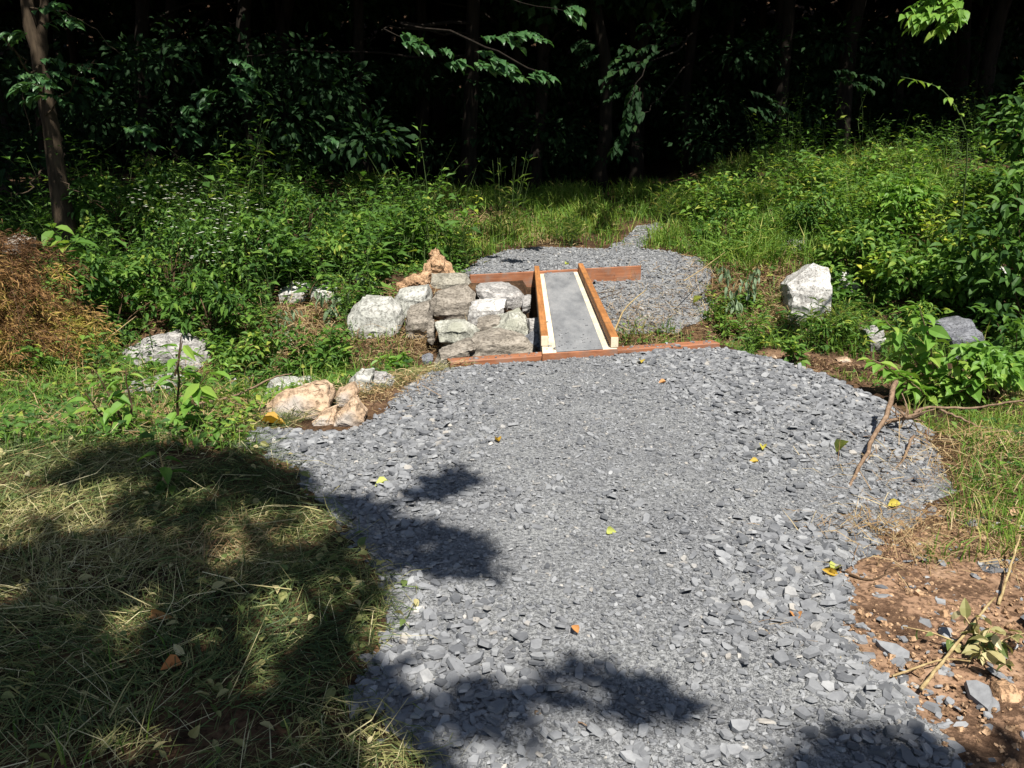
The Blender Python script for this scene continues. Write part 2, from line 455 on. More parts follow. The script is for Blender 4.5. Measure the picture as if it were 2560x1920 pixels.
M['r_tan'] = rock_mat('clay_covered_rock', (.20, .135, .085), (.38, .27, .18), (.50, .39, .28), 4, vein=(.33, .29, .25))
M['r_orange'] = rock_mat('orange_clay_lump', (.20, .115, .065), (.36, .225, .13), (.46, .32, .20), 8)
M['r_round'] = rock_mat('river_pebble', (.12, .085, .06), (.19, .135, .09), (.25, .18, .12), 8)
M['r_slate'] = rock_mat('slate_block', (.09, .095, .11), (.15, .155, .17), (.22, .225, .24), 6, (1, 1, 3))

# ================================================================= GROUND
def grid_axis(parts):
    out = [np.arange(a, b, s) for a, b, s in parts]
    return np.concatenate(out + [[parts[-1][1]]])
gx = grid_axis([(-60, -20, 4), (-20, -8, .5), (-8, -4, .14), (-4, 4.5, .07), (4.5, 9, .14), (9, 20, .5), (20, 60, 4)])
gy = grid_axis([(-30, 0, 3), (0, 1.2, .3), (1.2, 14, .075), (14, 20, .15), (20, 52, .6), (52, 90, 4)])
GX, GY = np.meshgrid(gx, gy)
GZ = zf(GX, GY)
CL = np.zeros_like(GX)
def blob_px(px, py, rx, ry):
    c = T(px, py); return np.exp(-(((GX - c[0]) / rx) ** 2 + ((GY - c[1]) / ry) ** 2))
for a in ((2380, 1560, .42, .75), (2450, 1700, .4, .5), (2420, 1400, .5, .3), (2300, 1640, .2, .5), (2250, 1500, .22, .4)): CL = np.maximum(CL, blob_px(*a) * 1.15)
for a in ((1980, 905, .45, .5), (2110, 915, .45, .5)): CL = np.maximum(CL, .62 * blob_px(*a))
for a in ((560, 1400, .2, .2), (1010, 975, .22, .25), (930, 1000, .2, .2), (830, 960, .5, .3), (520, 800, .5, .5)): CL = np.maximum(CL, .45 * blob_px(*a))
GZ = GZ + np.clip(CL - .3, 0, 1) * (fbm(GX * 9, GY * 9, 3) - .5) * .06
mb = MB()
ny, nx = GX.shape
idx = np.arange(ny * nx).reshape(ny, nx)
mb.add(np.stack([GX, GY, GZ], 2).reshape(-1, 3), np.stack([idx[:-1, :-1], idx[:-1, 1:], idx[1:, 1:], idx[1:, :-1]], 2).reshape(-1, 4))
ground = mb.build('ground', M['soil'], smooth=True)
a = ground.data.attributes.new('clay', 'FLOAT', 'POINT'); a.data.foreach_set('value', np.clip(CL, 0, 1).astype(np.float32).ravel())
tag(ground, kind='structure')

# ================================================================= SLATE PATH
near_poly = np.array([T(*p)[:2] for p in [(1090, 1915), (960, 1800), (880, 1740), (905, 1650), (960, 1600), (1010, 1540), (990, 1470), (930, 1420), (890, 1350), (830, 1290), (780, 1240), (720, 1180), (640, 1120), (610, 1080),
                                                (720, 1075), (860, 1085), (930, 1050), (1000, 985), (1060, 940)]] +
                     [np.array([-.5, 6.66]), np.array([.3, 6.90]), np.array([1.0, 7.12]), np.array([1.75, 7.36]), np.array([1.9, 7.2]), np.array([2.05, 6.95]), np.array([2.36, 6.1]), np.array([2.52, 5.6]), np.array([2.52, 5.1]), np.array([2.36, 4.55]), np.array([2.15, 4.1]), np.array([1.78, 3.7]), np.array([1.42, 3.3]), np.array([1.27, 3.0]), np.array([1.20, 2.6]), np.array([1.26, 2.1]), np.array([1.35, .8]), np.array([-.25, .8])])
far_poly = np.array([[-.55, 10.98], [-.62, 11.8], [-.45, 12.9], [-.1, 13.6], [.6, 13.9], [1.6, 13.9], [2.35, 13.6], [2.75, 12.9], [2.7, 11.8], [2.45, 11.1], [2.05, 10.75], [1.5, 10.6], [.9, 10.45], [.86, 10.5], [.86, 11.42], [.24, 11.2]])
trail_poly = np.array([[1.45, 13.6], [1.60, 14.2], [1.82, 14.7], [2.15, 15.3], [2.55, 15.5], [2.5, 15.1], [2.25, 14.6], [2.10, 14.1], [1.95, 13.6]])
def edge_dist(P, poly):
    d = np.full(len(P), 1e9); n = len(poly)
    for i in range(n):
        a, b = poly[i], poly[(i + 1) % n]; ab = b - a
        t = np.clip(((P - a) @ ab) / (ab @ ab + 1e-12), 0, 1)
        d = np.minimum(d, np.linalg.norm(P - (a + t[:, None] * ab), axis=1))
    return d
def path_z(P, poly, sd=None):
    if sd is None: sd = edge_dist(P, poly) * np.where(inside(P, poly), 1, -1)
    return zf(P[:, 0], P[:, 1]) + np.clip(sd * .25, -.05, .022) + (fbm(P[:, 0] * 5 + 5, P[:, 1] * 5, 3) - .5) * .035
def path_sheet(name, poly, step):
    x0, y0 = poly.min(0) - .2; x1, y1 = poly.max(0) + .2
    X, Y = np.meshgrid(np.arange(x0, x1, step), np.arange(y0, y1, step))
    P = np.stack([X.ravel(), Y.ravel()], 1)
    sd = edge_dist(P, poly) * np.where(inside(P, poly), 1, -1)
    sd = sd + (fbm(P[:, 0] * 5, P[:, 1] * 5, 3) - .5) * .18 * (1 - S(6.3, 6.7, P[:, 1]) * (P[:, 1] < 8))
    z = path_z(P, poly, sd)
    keep = (sd > -.15).reshape(X.shape)
    ny, nx = X.shape; idx = np.arange(ny * nx).reshape(ny, nx)
    Q = np.stack([idx[:-1, :-1], idx[:-1, 1:], idx[1:, 1:], idx[1:, :-1]], 2)
    kk = keep[:-1, :-1] & keep[:-1, 1:] & keep[1:, 1:] & keep[1:, :-1]
    Q = Q[kk]
    used, inv = np.unique(Q, return_inverse=True)
    mb = MB(); mb.add(np.stack([P[:, 0], P[:, 1], z], 1)[used], inv.reshape(-1, 4))
    return mb.build(name, M['dust'], smooth=True)
path = tag(path_sheet('slate_path', near_poly, .035), kind='structure')
far_path = tag(path_sheet('far_slate_path', far_poly, .06), kind='structure')
trail = tag(path_sheet('woodland_trail', trail_poly, .09), kind='structure')

def scatter(poly, n, fn=None):
    x0, y0 = poly.min(0); x1, y1 = poly.max(0)
    P = np.stack([RNG.uniform(x0, x1, n), RNG.uniform(y0, y1, n)], 1)
    sd = edge_dist(P, poly) * np.where(inside(P, poly), 1, -1)
    k = (1 - S(6.3, 6.7, P[:, 1]) * (P[:, 1] < 8))
    sd = sd + (fbm(P[:, 0] * 5, P[:, 1] * 5, 3) - .5) * .20 * k
    return P[sd > RNG.uniform(-.05, .06, n) * k]
def coarse(P):
    """how coarse the chips lie: fine along the trodden middle, coarse on the sides and at the front"""
    x, y = P[:, 0], P[:, 1]
    mid = np.interp(y, [0, 2, 4, 7], [.45, .45, .42, .35])
    c = S(.15, 1.0, np.abs(x - mid)) * .7 + .5 * (1 - S(2.3, 4.2, y)) + .6 * S(.5, 1.8, x - .2) * S(4, 6.0, y)
    return np.clip(.06 + .94 * c + (fbm(x * 2.1, y * 2.1, 3) - .5) * 1.4, .03, 1)
mb = MB()
P = scatter(near_poly, 34000); c = coarse(P)
keep = RNG.random(len(P)) < .28 + .72 * c
P = P[keep]; c = c[keep]
sz = np.minimum(np.exp(RNG.normal(-4.33, .42, len(P))) * (.6 + .75 * c), .034)
P3 = np.stack([P[:, 0], P[:, 1], path_z(P, near_poly) + sz * (.10 + .40 * RNG.random(len(P)))], 1)
chips(mb, P3, sz, sz * RNG.uniform(.22, .5, len(P)), RNG.random(len(P)), 6, .24)
P = scatter(near_poly, 62000)
sz = np.exp(RNG.normal(-5.1, .35, len(P)))
P3 = np.stack([P[:, 0], P[:, 1], path_z(P, near_poly) + sz * .3], 1)
chips(mb, P3, sz, sz * RNG.uniform(.3, .6, len(P)), RNG.random(len(P)), 5, .35)
gravel = mb.build('slate_gravel', M['slate'], path)
tag(gravel, kind='stuff')
mb = MB()
for poly, n in ((far_poly, 17000), (trail_poly, 2400)):
    P = scatter(poly, n)
    sz = np.exp(RNG.normal(-4.3, .4, len(P)))
    P3 = np.stack([P[:, 0], P[:, 1], path_z(P, poly) + sz * .3], 1)
    chips(mb, P3, sz, sz * RNG.uniform(.25, .6, len(P)), RNG.random(len(P)), 5, .35)
tag(mb.build('slate_gravel', M['slate'], far_path), kind='stuff')
# stray chips on the clay at the right and on the hay
mb = MB()
pp = np.array([[1.1, 1.2], [1.15, 3.2], [1.75, 3.9], [2.5, 4.2], [2.6, 3.2], [2.3, 1.2]])
P = scatter(pp, 1300); P = P[RNG.random(len(P)) < np.clip(1.25 - (P[:, 0] - 1.1), .25, 1)]
sz = np.exp(RNG.normal(-4.3, .5, len(P)))
P3 = np.stack([P[:, 0], P[:, 1], zf(P[:, 0], P[:, 1]) + sz * .15], 1)
chips(mb, P3, sz, sz * RNG.uniform(.25, .5, len(P)), RNG.random(len(P)), 6, .3)
tag(mb.build('scattered_slate', M['slate']), 'slate chips strewn over the orange clay at the path edge', 'gravel', kind='stuff')
mb = MB()
P = scatter(np.array([[1.1, 1.0], [1.15, 3.1], [1.75, 3.7], [2.6, 4.0], [2.7, 1.0]]), 7000)
sz = np.exp(RNG.normal(-5.3, .55, len(P)))
P3 = np.stack([P[:, 0], P[:, 1], zf(P[:, 0], P[:, 1]) + sz * .3], 1)
chips(mb, P3, sz, sz * RNG.uniform(.7, 1.3, len(P)), RNG.random(len(P)), 5, .6, np.ones(len(P)))
P = np.vstack([T(x, y)[:2] + RNG.normal(0, .12, (260, 2)) for x, y in ((1960, 905), (2040, 912), (2110, 925), (2160, 935))])
sz = np.exp(RNG.normal(-4.9, .5, len(P)))
chips(mb, np.column_stack([P, zf(P[:, 0], P[:, 1]) + sz * .3]), sz, sz * RNG.uniform(.7, 1.3, len(P)), RNG.random(len(P)), 5, .6, np.ones(len(P)), 1)
tag(mb.build('clay_crumbs', [M['r_orange'], M['soil']]), 'crumbs of orange clay strewn over the bare clay', 'clay', kind='stuff')
# individual large chips
chip_meshes = []
for k in range(14):
    mb = MB()
    chips(mb, np.zeros((1, 3)), np.array([1.0]), np.array([random.uniform(.22, .42)]), np.array([random.uniform(.1, .9)]), random.choice([5, 6, 7, 7]), 0.0, np.array([random.uniform(1.02, 1.45)]))
    chip_meshes.append(mb.mesh('slate_chip', M['slate']))
P = scatter(near_poly, 6000); c = coarse(P)
w = c * (1.2 - S(3, 6.5, P[:, 1]) * .6)
w = w * (to_px(np.column_stack([P, np.zeros(len(P))]))[:, 1] < 1915)
order = np.argsort(-w * RNG.random(len(P)))
P = P[order[:300]]
for k, (x, y) in enumerate(P):
    s = min(.037, math.exp(random.gauss(-3.62, .26))) * (1.0 if y < 5 else 1.15)
    o = link('slate_chip', chip_meshes[k % 14], path)
    o.location = (x, y, float(path_z(np.array([[x, y]]), near_poly)[0]) + s * .14); o.scale = (s, s, s * random.uniform(.7, 1.2))
    o.rotation_euler = (random.gauss(0, .20), random.gauss(0, .20), random.uniform(0, 6.28))

# ================================================================= FOOTBRIDGE
def box(mb, x0, x1, y0, y1, z0, z1, mat=0, bev=.004):
    bm = bmesh.new()
    bmesh.ops.create_cube(bm, size=1)
    for v in bm.verts: v.co = Vector(((x0 + x1) / 2 + v.co.x * (x1 - x0), (y0 + y1) / 2 + v.co.y * (y1 - y0), (z0 + z1) / 2 + v.co.z * (z1 - z0)))
    if bev: bmesh.ops.bevel(bm, geom=list(bm.edges), offset=bev, segments=1, affect='EDGES')
    bm.verts.index_update()
    V = np.array([v.co for v in bm.verts])
    by = {}
    for f in bm.faces: by.setdefault(len(f.verts), []).append([v.index for v in f.verts])
    mb.add(V, [np.array(x) for x in by.values()], .5, mat)
    bm.free()
BY0, BY1 = 6.99, 11.34
def skew(mb, k=.27):
    for v in mb.v:
        v[:, 1] += k * (v[:, 0] - .553); v[:, 0] += .011 * (v[:, 1] - 7.0)
bridge = empty('footbridge', (.55, 9.1, 0))
tag(bridge, 'narrow plank footbridge with grey felt deck, cream edges and brown side rails', 'bridge')
cuts = [BY0, 8.35, 9.78, BY1]
for k in range(3):
    mb = MB(); box(mb, .245, .862, cuts[k] + .003, cuts[k + 1] - .003, -.003 + .016, .026 + .016); skew(mb)
    mb.build('deck_panel', M['cream'], bridge)
mb = MB(); box(mb, .243, .864, BY0 - .016, BY0 - .001, -.06, .0405); skew(mb)
mb.build('end_board', M['wood'], bridge)
mb = MB(); box(mb, .358, .742, BY0 - .004, BY1 - .02, 0.0425, .048, bev=.002); skew(mb)
mb.build('grip_sheet', M['felt'], bridge)
for x0, x1, y0, y1 in ((.236, .298, 7.14, 11.28), (.806, .872, 7.09, 11.52)):
    mb = MB(); box(mb, x0, x1, y0, y1, .0435, .134, 0, .005); skew(mb, 0)
    rail = mb.build('side_rail', M['rail'], bridge)
    mb = MB(); box(mb, x0 + .003, x1 - .003, y0 - .005, y0 - .0005, .047, .130, 0, .0015); skew(mb, 0)
    mb.build('painted_end', M['cream'], rail)
for x0, x1 in ((.25, .29), (.815, .855)):
    mb = MB(); box(mb, x0, x1, 7.25, 11.0, -.235, .0115); skew(mb, 0)
    mb.build('stringer', M['under'], bridge)
def plank(name, A, B, z0, z1, th, mat, label, cat):
    A = np.array(A); B = np.array(B); L = np.linalg.norm(B - A)
    mb = MB(); box(mb, 0, L, -th / 2, th / 2, z0, z1, 0, .004)
    o = mb.build(name, mat); o.location = (A[0], A[1], 0)
    o.rotation_euler = (0, 0, math.atan2(B[1] - A[1], B[0] - A[0]))
    return tag(o, label, cat)
plank('retaining_board', (-.50, 6.79), (1.76, 7.46), -.28, .012, .13, M['wood'], 'reddish brown timber holding back the gravel at the near end of the footbridge', 'timber')
fb = plank('retaining_board', (-.52, 10.90), (1.70, 11.72), -.32, .075, .042, M['wood'], 'upright brown board behind the boulders at the far end of the footbridge', 'timber')

mb = MB()
n = 90; P = np.column_stack([RNG.uniform(.26, .85, n), BY0 + .02 + np.abs(RNG.normal(0, .5, n)), np.full(n, .052)])
P[:, 1] += .27 * (P[:, 0] - .55)
P = np.vstack([P, np.column_stack([RNG.uniform(.30, .85, 40), BY1 - .05 - np.abs(RNG.normal(0, .35, 40)) + 0, np.full(40, .052)])])
t = RNG.uniform(0, 1, 130); q = np.column_stack([-.5 + 2.26 * t, 6.79 + .67 * t + RNG.uniform(-.06, .05, 130), np.full(130, .016)])
P = np.vstack([P, q[(q[:, 0] < .2) | (q[:, 0] > .9)]])
sz = np.exp(RNG.normal(-5.0, .5, len(P)))
chips(mb, P, sz, sz * RNG.uniform(.3, .6, len(P)), RNG.random(len(P)), 5, .1)
tag(mb.build('scattered_slate', M['slate']), 'slate grit carried onto the footbridge deck and the near timber', 'gravel', kind='stuff')

# ================================================================= ROCKS
PILE = 'boulders piled beside the footbridge'
def rock(name, label, outline, y, mat, thick=None, cat='boulder', group=None, seed=0, rough=.06, push=.5, facets=6, top=.28, grow=1.06):
    """outline: the stone's silhouette in photo pixels, taken at distance y; it gets real depth and facets"""
    rg = random.Random(seed + 11)
    P = np.array([D(px, py, y) for px, py in outline])
    c = P.mean(0); q = (P - c) * grow
    w = q[:, 0].max() - q[:, 0].min(); h = q[:, 2].max() - q[:, 2].min()
    th = thick or .75 * min(max(w, .1), 1.6 * h + .05)
    pts = []
    for p in q:
        pts.append(Vector(p))
        s = rg.uniform(.82, .97)
        pts.append(Vector((p[0] * s, p[1] - th * push * rg.uniform(.75, 1.05), p[2] * s - top * h)))
        s = rg.uniform(.78, .95)
        pts.append(Vector((p[0] * s, p[1] + th * .6 * rg.uniform(.8, 1.1), p[2] * s - .05 * h)))
    bm = bmesh.new()
    for p in pts: bm.verts.new(p)
    r = bmesh.ops.convex_hull(bm, input=bm.verts)
    bmesh.ops.delete(bm, geom=[v for v in bm.verts if not v.link_faces], context='VERTS')
    for k in range(facets):
        side = k % 4 == 3
        n = Vector((rg.gauss(0, 1), rg.gauss(0, 1), rg.gauss(0, 1))).normalized() if side else Vector((rg.gauss(0, .55), -1, rg.gauss(.25, .6))).normalized()
        ext = max(v.co.dot(n) for v in bm.verts)
        g = bm.verts[:] + bm.edges[:] + bm.faces[:]
        res = bmesh.ops.bisect_plane(bm, geom=g, plane_co=n * ext * (rg.uniform(.95, .99) if side else rg.uniform(.80, .94)), plane_no=n, clear_outer=True)
        ed = [e for e in res['geom_cut'] if isinstance(e, bmesh.types.BMEdge)]
        if len(ed) > 2:
            try: bmesh.ops.contextual_create(bm, geom=ed)
            except Exception: pass
    bmesh.ops.dissolve_limit(bm, angle_limit=R(9), verts=bm.verts, edges=bm.edges)
    sz = (w + h + th) / 3
    bmesh.ops.bevel(bm, geom=bm.edges[:], offset=sz * .014, segments=1, affect='EDGES', clamp_overlap=True)
    bmesh.ops.triangulate(bm, faces=bm.faces)
    for it in range(5):
        ed = [e for e in bm.edges if e.calc_length() > sz * .075]
        if not ed or len(bm.verts) > 1900: break
        bmesh.ops.subdivide_edges(bm, edges=ed, cuts=1)
        bmesh.ops.triangulate(bm, faces=[f for f in bm.faces if len(f.verts) > 3])
    off = Vector((seed * 3.7, seed * 1.3, 0)); tl = Vector((rg.gauss(0, .3), rg.gauss(0, .3), 1)).normalized()
    bm.normal_update()
    for v in bm.verts:
        a = v.co / sz
        d = mnoise.fractal(a * 2.2 + off, .9, 2.1, 4) * rough * 1.2
        sv = a.dot(tl); rd = abs(mnoise.noise(Vector((a.x * .9, a.y * .9, a.z * .9 + sv * 6)) + off)) * rough * 1.5
        v.co += v.normal * sz * (d - rd)
    bmesh.ops.recalc_face_normals(bm, faces=bm.faces)
    me = bpy.data.meshes.new(name); bm.to_mesh(me); bm.free()
    me.materials.append(mat)
    me.polygons.foreach_set('use_smooth', np.ones(len(me.polygons), bool))
    if hasattr(me, 'set_sharp_from_angle'): me.set_sharp_from_angle(angle=R(11))
    o = link(name, me, None, tuple(c))
    if group == PILE: o.rotation_euler = (rg.gauss(0, .05), rg.gauss(0, .085), rg.gauss(0, .12))
    return tag(o, label, cat, group)
def py_depth(outline):
    cy = sum(p[1] for p in outline) / len(outline)
    return 8.0 + (880 - cy) / 180 * 2.6
pile = [
 ('r_block', 'brown grey block at the top of the boulder pile, below the orange clay lumps', [(1071,690),(1140,680),(1166,679),(1180,708),(1172,732),(1092,742),(1073,736)], .5),
 ('r_brown', 'large brown boulder with blue grey top in the middle of the pile', [(1092,725),(1166,713),(1188,738),(1172,772),(1111,804),(1102,800),(1073,753)], .5),
 ('r_pale', 'pale boulder with a tan stained right side, left of the topmost brown block', [(985,745),(1001,720),(1071,716),(1076,752),(1029,762),(1022,784),(1006,783)], .45),
 ('r_brown', 'brown boulder with a slanting edge, below the pale stained one', [(1018,776),(1073,757),(1082,800),(1067,822),(1045,822),(1014,812)], .4),
 ('r_pale', 'broad pale flat-faced boulder at the left end of the pile', [(876,777),(904,745),(969,740),(1001,767),(1009,799),(985,830),(922,828),(883,814)], .5),
 ('r_white', 'white oblong boulder lying across the middle of the pile', [(1175,757),(1185,751),(1265,744),(1263,774),(1221,793),(1187,806),(1170,793)], .4),
 ('r_grey', 'grey banded slab right in front of the far brown board', [(1189,723),(1202,712),(1282,714),(1312,740),(1310,753),(1267,757),(1225,750),(1196,744)], .45),
 ('r_grey', 'small grey stone wedged next to the left rail', [(1306,740),(1327,738),(1327,768),(1306,774)], .25),
 ('r_green', 'craggy green white boulder beside the left side of the bridge', [(1208,820),(1253,791),(1272,780),(1306,782),(1320,797),(1316,846),(1303,855),(1270,842),(1220,834)], .5),
 ('r_brown', 'dark shaded stone between the white oblong and the craggy boulder', [(1193,800),(1250,792),(1258,825),(1203,832)], .35),
 ('r_green', 'mossy green grey boulder below the large brown one', [(1090,806),(1141,799),(1168,801),(1198,831),(1170,846),(1134,864),(1111,860),(1094,831)], .5),
 ('r_brown', 'small upright tan stone left of the mossy boulder', [(1067,806),(1080,799),(1092,830),(1090,844),(1072,842)], .2),
 ('r_brown', 'long low brown boulder at the foot of the pile, behind the near timber', [(1180,840),(1244,826),(1314,854),(1342,878),(1225,890),(1160,888)], .5),
 ('r_brown', 'thin tilted slab leaning at the foot of the pile', [(1175,846),(1191,861),(1164,877),(1111,897),(1086,906),(1099,875)], .22),
 ('r_slate', 'small dark round stone at the left of the leaning slab', [(1054,890),(1075,885),(1084,893),(1080,903),(1058,902)], .12),
 ('r_orange', 'upper orange clay lump behind the boulder pile', [(1050,690),(1062,668),(1085,640),(1106,648),(1122,672),(1142,684),(1120,694)], .3),
 ('r_orange', 'lower orange clay lump resting on the pale stained boulder', [(994,703),(1040,684),(1076,684),(1076,722),(1040,718),(1000,716)], .3),
 ('r_orange', 'crumbly orange clod behind the upper clay lump', [(1066,650),(1076,628),(1090,618),(1100,632),(1104,655),(1085,662)], .27),
 ('r_grey', 'dark grey stone in the shade under the left rail', [(1318,800),(1345,795),(1352,850),(1322,858)], .3),
 ('r_slate', 'dark flat stone under the bridge near the timber', [(1310,850),(1345,835),(1352,872),(1325,872)], .3),
]
for k, (m, lab, ol, th) in enumerate(pile):
    rock('boulder' if th > .26 else 'stone', lab, ol, py_depth(ol) + (.3 if k == 0 else 0), M['r_slate' if lab.startswith('brown grey block') and False else m], th * 1.1, 'boulder' if th > .26 else 'stone', PILE, k, .11 if m == 'r_orange' else (.065 if m == 'r_green' else (.026 if m == 'r_pale' else .04)), grow=1.035)
tan = [
 ('r_pale', 'flat grey stone half hidden behind the largest tan rock', [(662,987),(679,951),(734,946),(784,944),(790,970),(734,995)], .3, 6.45),
 ('r_tan', 'largest tan rock with a dark undercut face at the left edge of the gravel', [(636,1036),(679,994),(741,972),(777,955),(815,958),(828,987),(820,1018),(763,1036),(716,1044),(662,1054)], .32, 5.75),
 ('r_tan', 'small tan topped rock beside the largest tan rock', [(826,1004),(846,976),(882,957),(895,980),(869,1008),(842,1021)], .22, 6.0),
 ('r_pale', 'pale green grey rock behind the tan rocks', [(865,962),(896,928),(929,928),(932,970),(900,984)], .25, 6.35),
 ('r_grey', 'brown grey rock right of the pale green one', [(925,930),(962,934),(985,950),(962,968),(930,975)], .22, 6.45),
 ('r_tan', 'low flat tan rock half buried in the slate', [(775,1063),(795,1031),(840,1019),(840,1058),(791,1070)], .2, 5.45),
 ('r_tan', 'pointed tan rock with rusty soil on it, rightmost of the tan rocks', [(833,1040),(885,994),(913,1034),(898,1066),(867,1073),(838,1060)], .22, 5.4),
]
for k, (m, lab, ol, th, y) in enumerate(tan):
    lo = max(ol, key=lambda p: p[1]); y = T(lo[0], lo[1] - 6)[1] + th * .25
    rock('rock', lab, ol, y, M[m], th, 'rock', 'rocks at the left edge of the gravel', 40 + k, .05, .4)
others = [
 ('boulder', 'r_grey', 'wide grey slab lying among weeds in the ditch at left', [(311,872),(362,846),(438,830),(506,858),(526,882),(523,912),(400,915),(318,895)], .6, 8.4),
 ('boulder', 'r_grey', 'low grey rock behind the cut stalks at left', [(560,935),(605,926),(646,928),(648,955),(570,965)], .35, 7.2),
 ('boulder', 'r_grey', 'grey rock under the weeds in front of the wide slab', [(330,955),(390,944),(445,952),(450,980),(345,986)], .4, 7.2),
 ('boulder', 'r_white', 'white rock behind the wilted vine at left', [(703,722),(733,706),(764,710),(770,742),(712,748)], .4, 10.3),
 ('boulder', 'r_white', 'white rock under the wilted vine, nearer the boulder pile', [(778,720),(810,712),(838,722),(840,750),(785,752)], .4, 10.3),
 ('boulder', 'r_white', 'big pointed white boulder on the right bank with a dark underside', [(1960,785),(1970,712),(2003,690),(2033,660),(2068,672),(2064,775),(2017,782),(1980,800)], .7, 10.4),
 ('boulder', 'r_white', 'smaller white rock just right of the big pointed boulder', [(2070,681),(2107,675),(2142,703),(2125,718),(2077,724)], .4, 11.0),
 ('boulder', 'r_grey', 'flat grey slab in the straw above the big pointed boulder', [(1948,627),(1985,600),(2014,592),(2004,614),(1962,632)], .3, 12.2),
 ('boulder', 'r_white', 'upper white rock under the dark shrub on the right', [(2436,684),(2488,660),(2514,672),(2462,696)], .35, 9.9),
 ('boulder', 'r_white', 'lower white rock under the dark shrub on the right', [(2436,706),(2488,688),(2484,716),(2446,734)], .35, 9.7),
 ('boulder', 'r_grey', 'grey rock standing behind the bright leaved sapling', [(2164,826),(2202,816),(2206,870),(2164,878)], .35, 8.4),
 ('boulder', 'r_slate', 'bluish boulder in the shade right of the sapling', [(2352,812),(2428,800),(2446,870),(2420,890),(2362,885)], .6, 8.8),
 ('stone', 'r_tan', 'pale oblong stone lying on the dirt patch', [(2092,898),(2118,892),(2131,905),(2122,914),(2100,910)], .12, 7.0),
 ('stone', 'r_tan', 'small tan stone on the left end of the dirt patch', [(1926,893),(1938,888),(1945,898),(1934,904)], .08, 7.0),
 ('stone', 'r_orange', 'reddish clay clod at the lower right corner of the clay', [(2484,1742),(2500,1715),(2535,1712),(2560,1740),(2552,1772),(2510,1778)], .10, 2.55),
 ('stone', 'r_round', 'brown egg shaped pebble in the shaded chips near the bottom', [(1323,1805),(1338,1780),(1358,1785),(1366,1812),(1352,1828),(1330,1824)], .06, 2.35),
 ('stone', 'r_tan', 'small tan pebble up the path from the brown egg shaped one', [(1449,1697),(1458,1683),(1472,1686),(1476,1704),(1464,1713),(1452,1710)], .04, 2.6),
 ('stone', 'r_tan', 'flat tan pebble right of the brown egg shaped one', [(1490,1790),(1508,1780),(1528,1788),(1524,1799),(1498,1801)], .05, 2.4),
 ('stone', 'r_slate', 'long dark slate lump near the bottom of the path', [(1512,1845),(1530,1822),(1556,1838),(1600,1858),(1610,1868),(1570,1872),(1530,1862)], .09, 2.3),
 ('stone', 'r_brown', 'brown stone on the left of the gravel above the tree shadow', [(1046,1108),(1056,1094),(1070,1100),(1070,1114),(1054,1120)], .07, 4.75),
 ('stone', 'r_slate', 'square grey slate block near the right edge of the gravel', [(1886,1432),(1900,1420),(1925,1438),(1928,1465),(1910,1472),(1890,1455)], .08, 3.2),
]
for k, (nm, m, lab, ol, th, y) in enumerate(others):
    if nm == 'boulder':
        lo = max(ol, key=lambda p: p[1]); y = T(lo[0], lo[1] - 4)[1] + th * .15
    if nm == 'stone':
        cpx = np.mean(np.array(ol), 0); y = T(*cpx)[1]
    rock(nm, lab, ol, y, M[m], th, nm, None, 70 + k, .032, .5, 6)
for k, (px, py, s) in enumerate([(1500, 948, .03), (1640, 940, .035), (1400, 1060, .03), (1300, 1130, .03), (1850, 1195, .035)]):
    pass

CLEAR = [(300, 535, 7.45, 10.0), (700, 845, 8.9, 10.35), (1945, 2075, 8.6, 10.5), (2075, 2140, 9.2, 10.6), (1945, 2010, 11.0, 12.4), (2430, 2515, 8.6, 10.0), (2165, 2210, 7.4, 8.6), (2350, 2450, 7.6, 9.0), (870, 1060, 7.4, 9.4), (990, 1120, 9.0, 11.1)]
def clear(P):
    q = to_px(np.column_stack([P, zf(P[:, 0], P[:, 1]) + .1]))[:, 0]; r = np.zeros(len(P), bool)
    for a, b, y0, y1 in CLEAR: r |= (q > a) & (q < b) & (P[:, 1] > y0) & (P[:, 1] < y1)
    return r
DIRT = [T(1960, 900)[:2], T(2030, 905)[:2], T(2100, 915)[:2], T(2150, 925)[:2]]
def dirt(P): return np.any([((P[:, 0] - c[0]) / .32) ** 2 + ((P[:, 1] - c[1]) / .42) ** 2 < 1 for c in DIRT], 0)
# ================================================================= GRASS AND HAY
def rect(n, x0, x1, y0, y1): return np.stack([RNG.uniform(x0, x1, n), RNG.uniform(y0, y1, n)], 1)
def off_path(P, m=.03):
    k = np.ones(len(P), bool)
    for poly in (near_poly, far_poly, trail_poly):
        sd = edge_dist(P, poly) * np.where(inside(P, poly), 1, -1)
        k &= (sd < RNG.uniform(-m, m, len(P))) | ((poly is trail_poly) & (RNG.random(len(P)) < .10))
    return k
def lay(mb, P, L, spread, el, rnd, w, lift=.05, mat=0, azc=None):
    n = len(P)
    z = zf(P[:, 0], P[:, 1]) + RNG.uniform(0, 1, n) ** 1.5 * lift
    az = RNG.uniform(0, 2 * math.pi, n) if azc is None else azc + RNG.normal(0, spread, n)
    blades(mb, np.stack([P[:, 0], P[:, 1], z], 1), az, L, w, el, RNG.normal(.35, .5, n), rnd, mat)
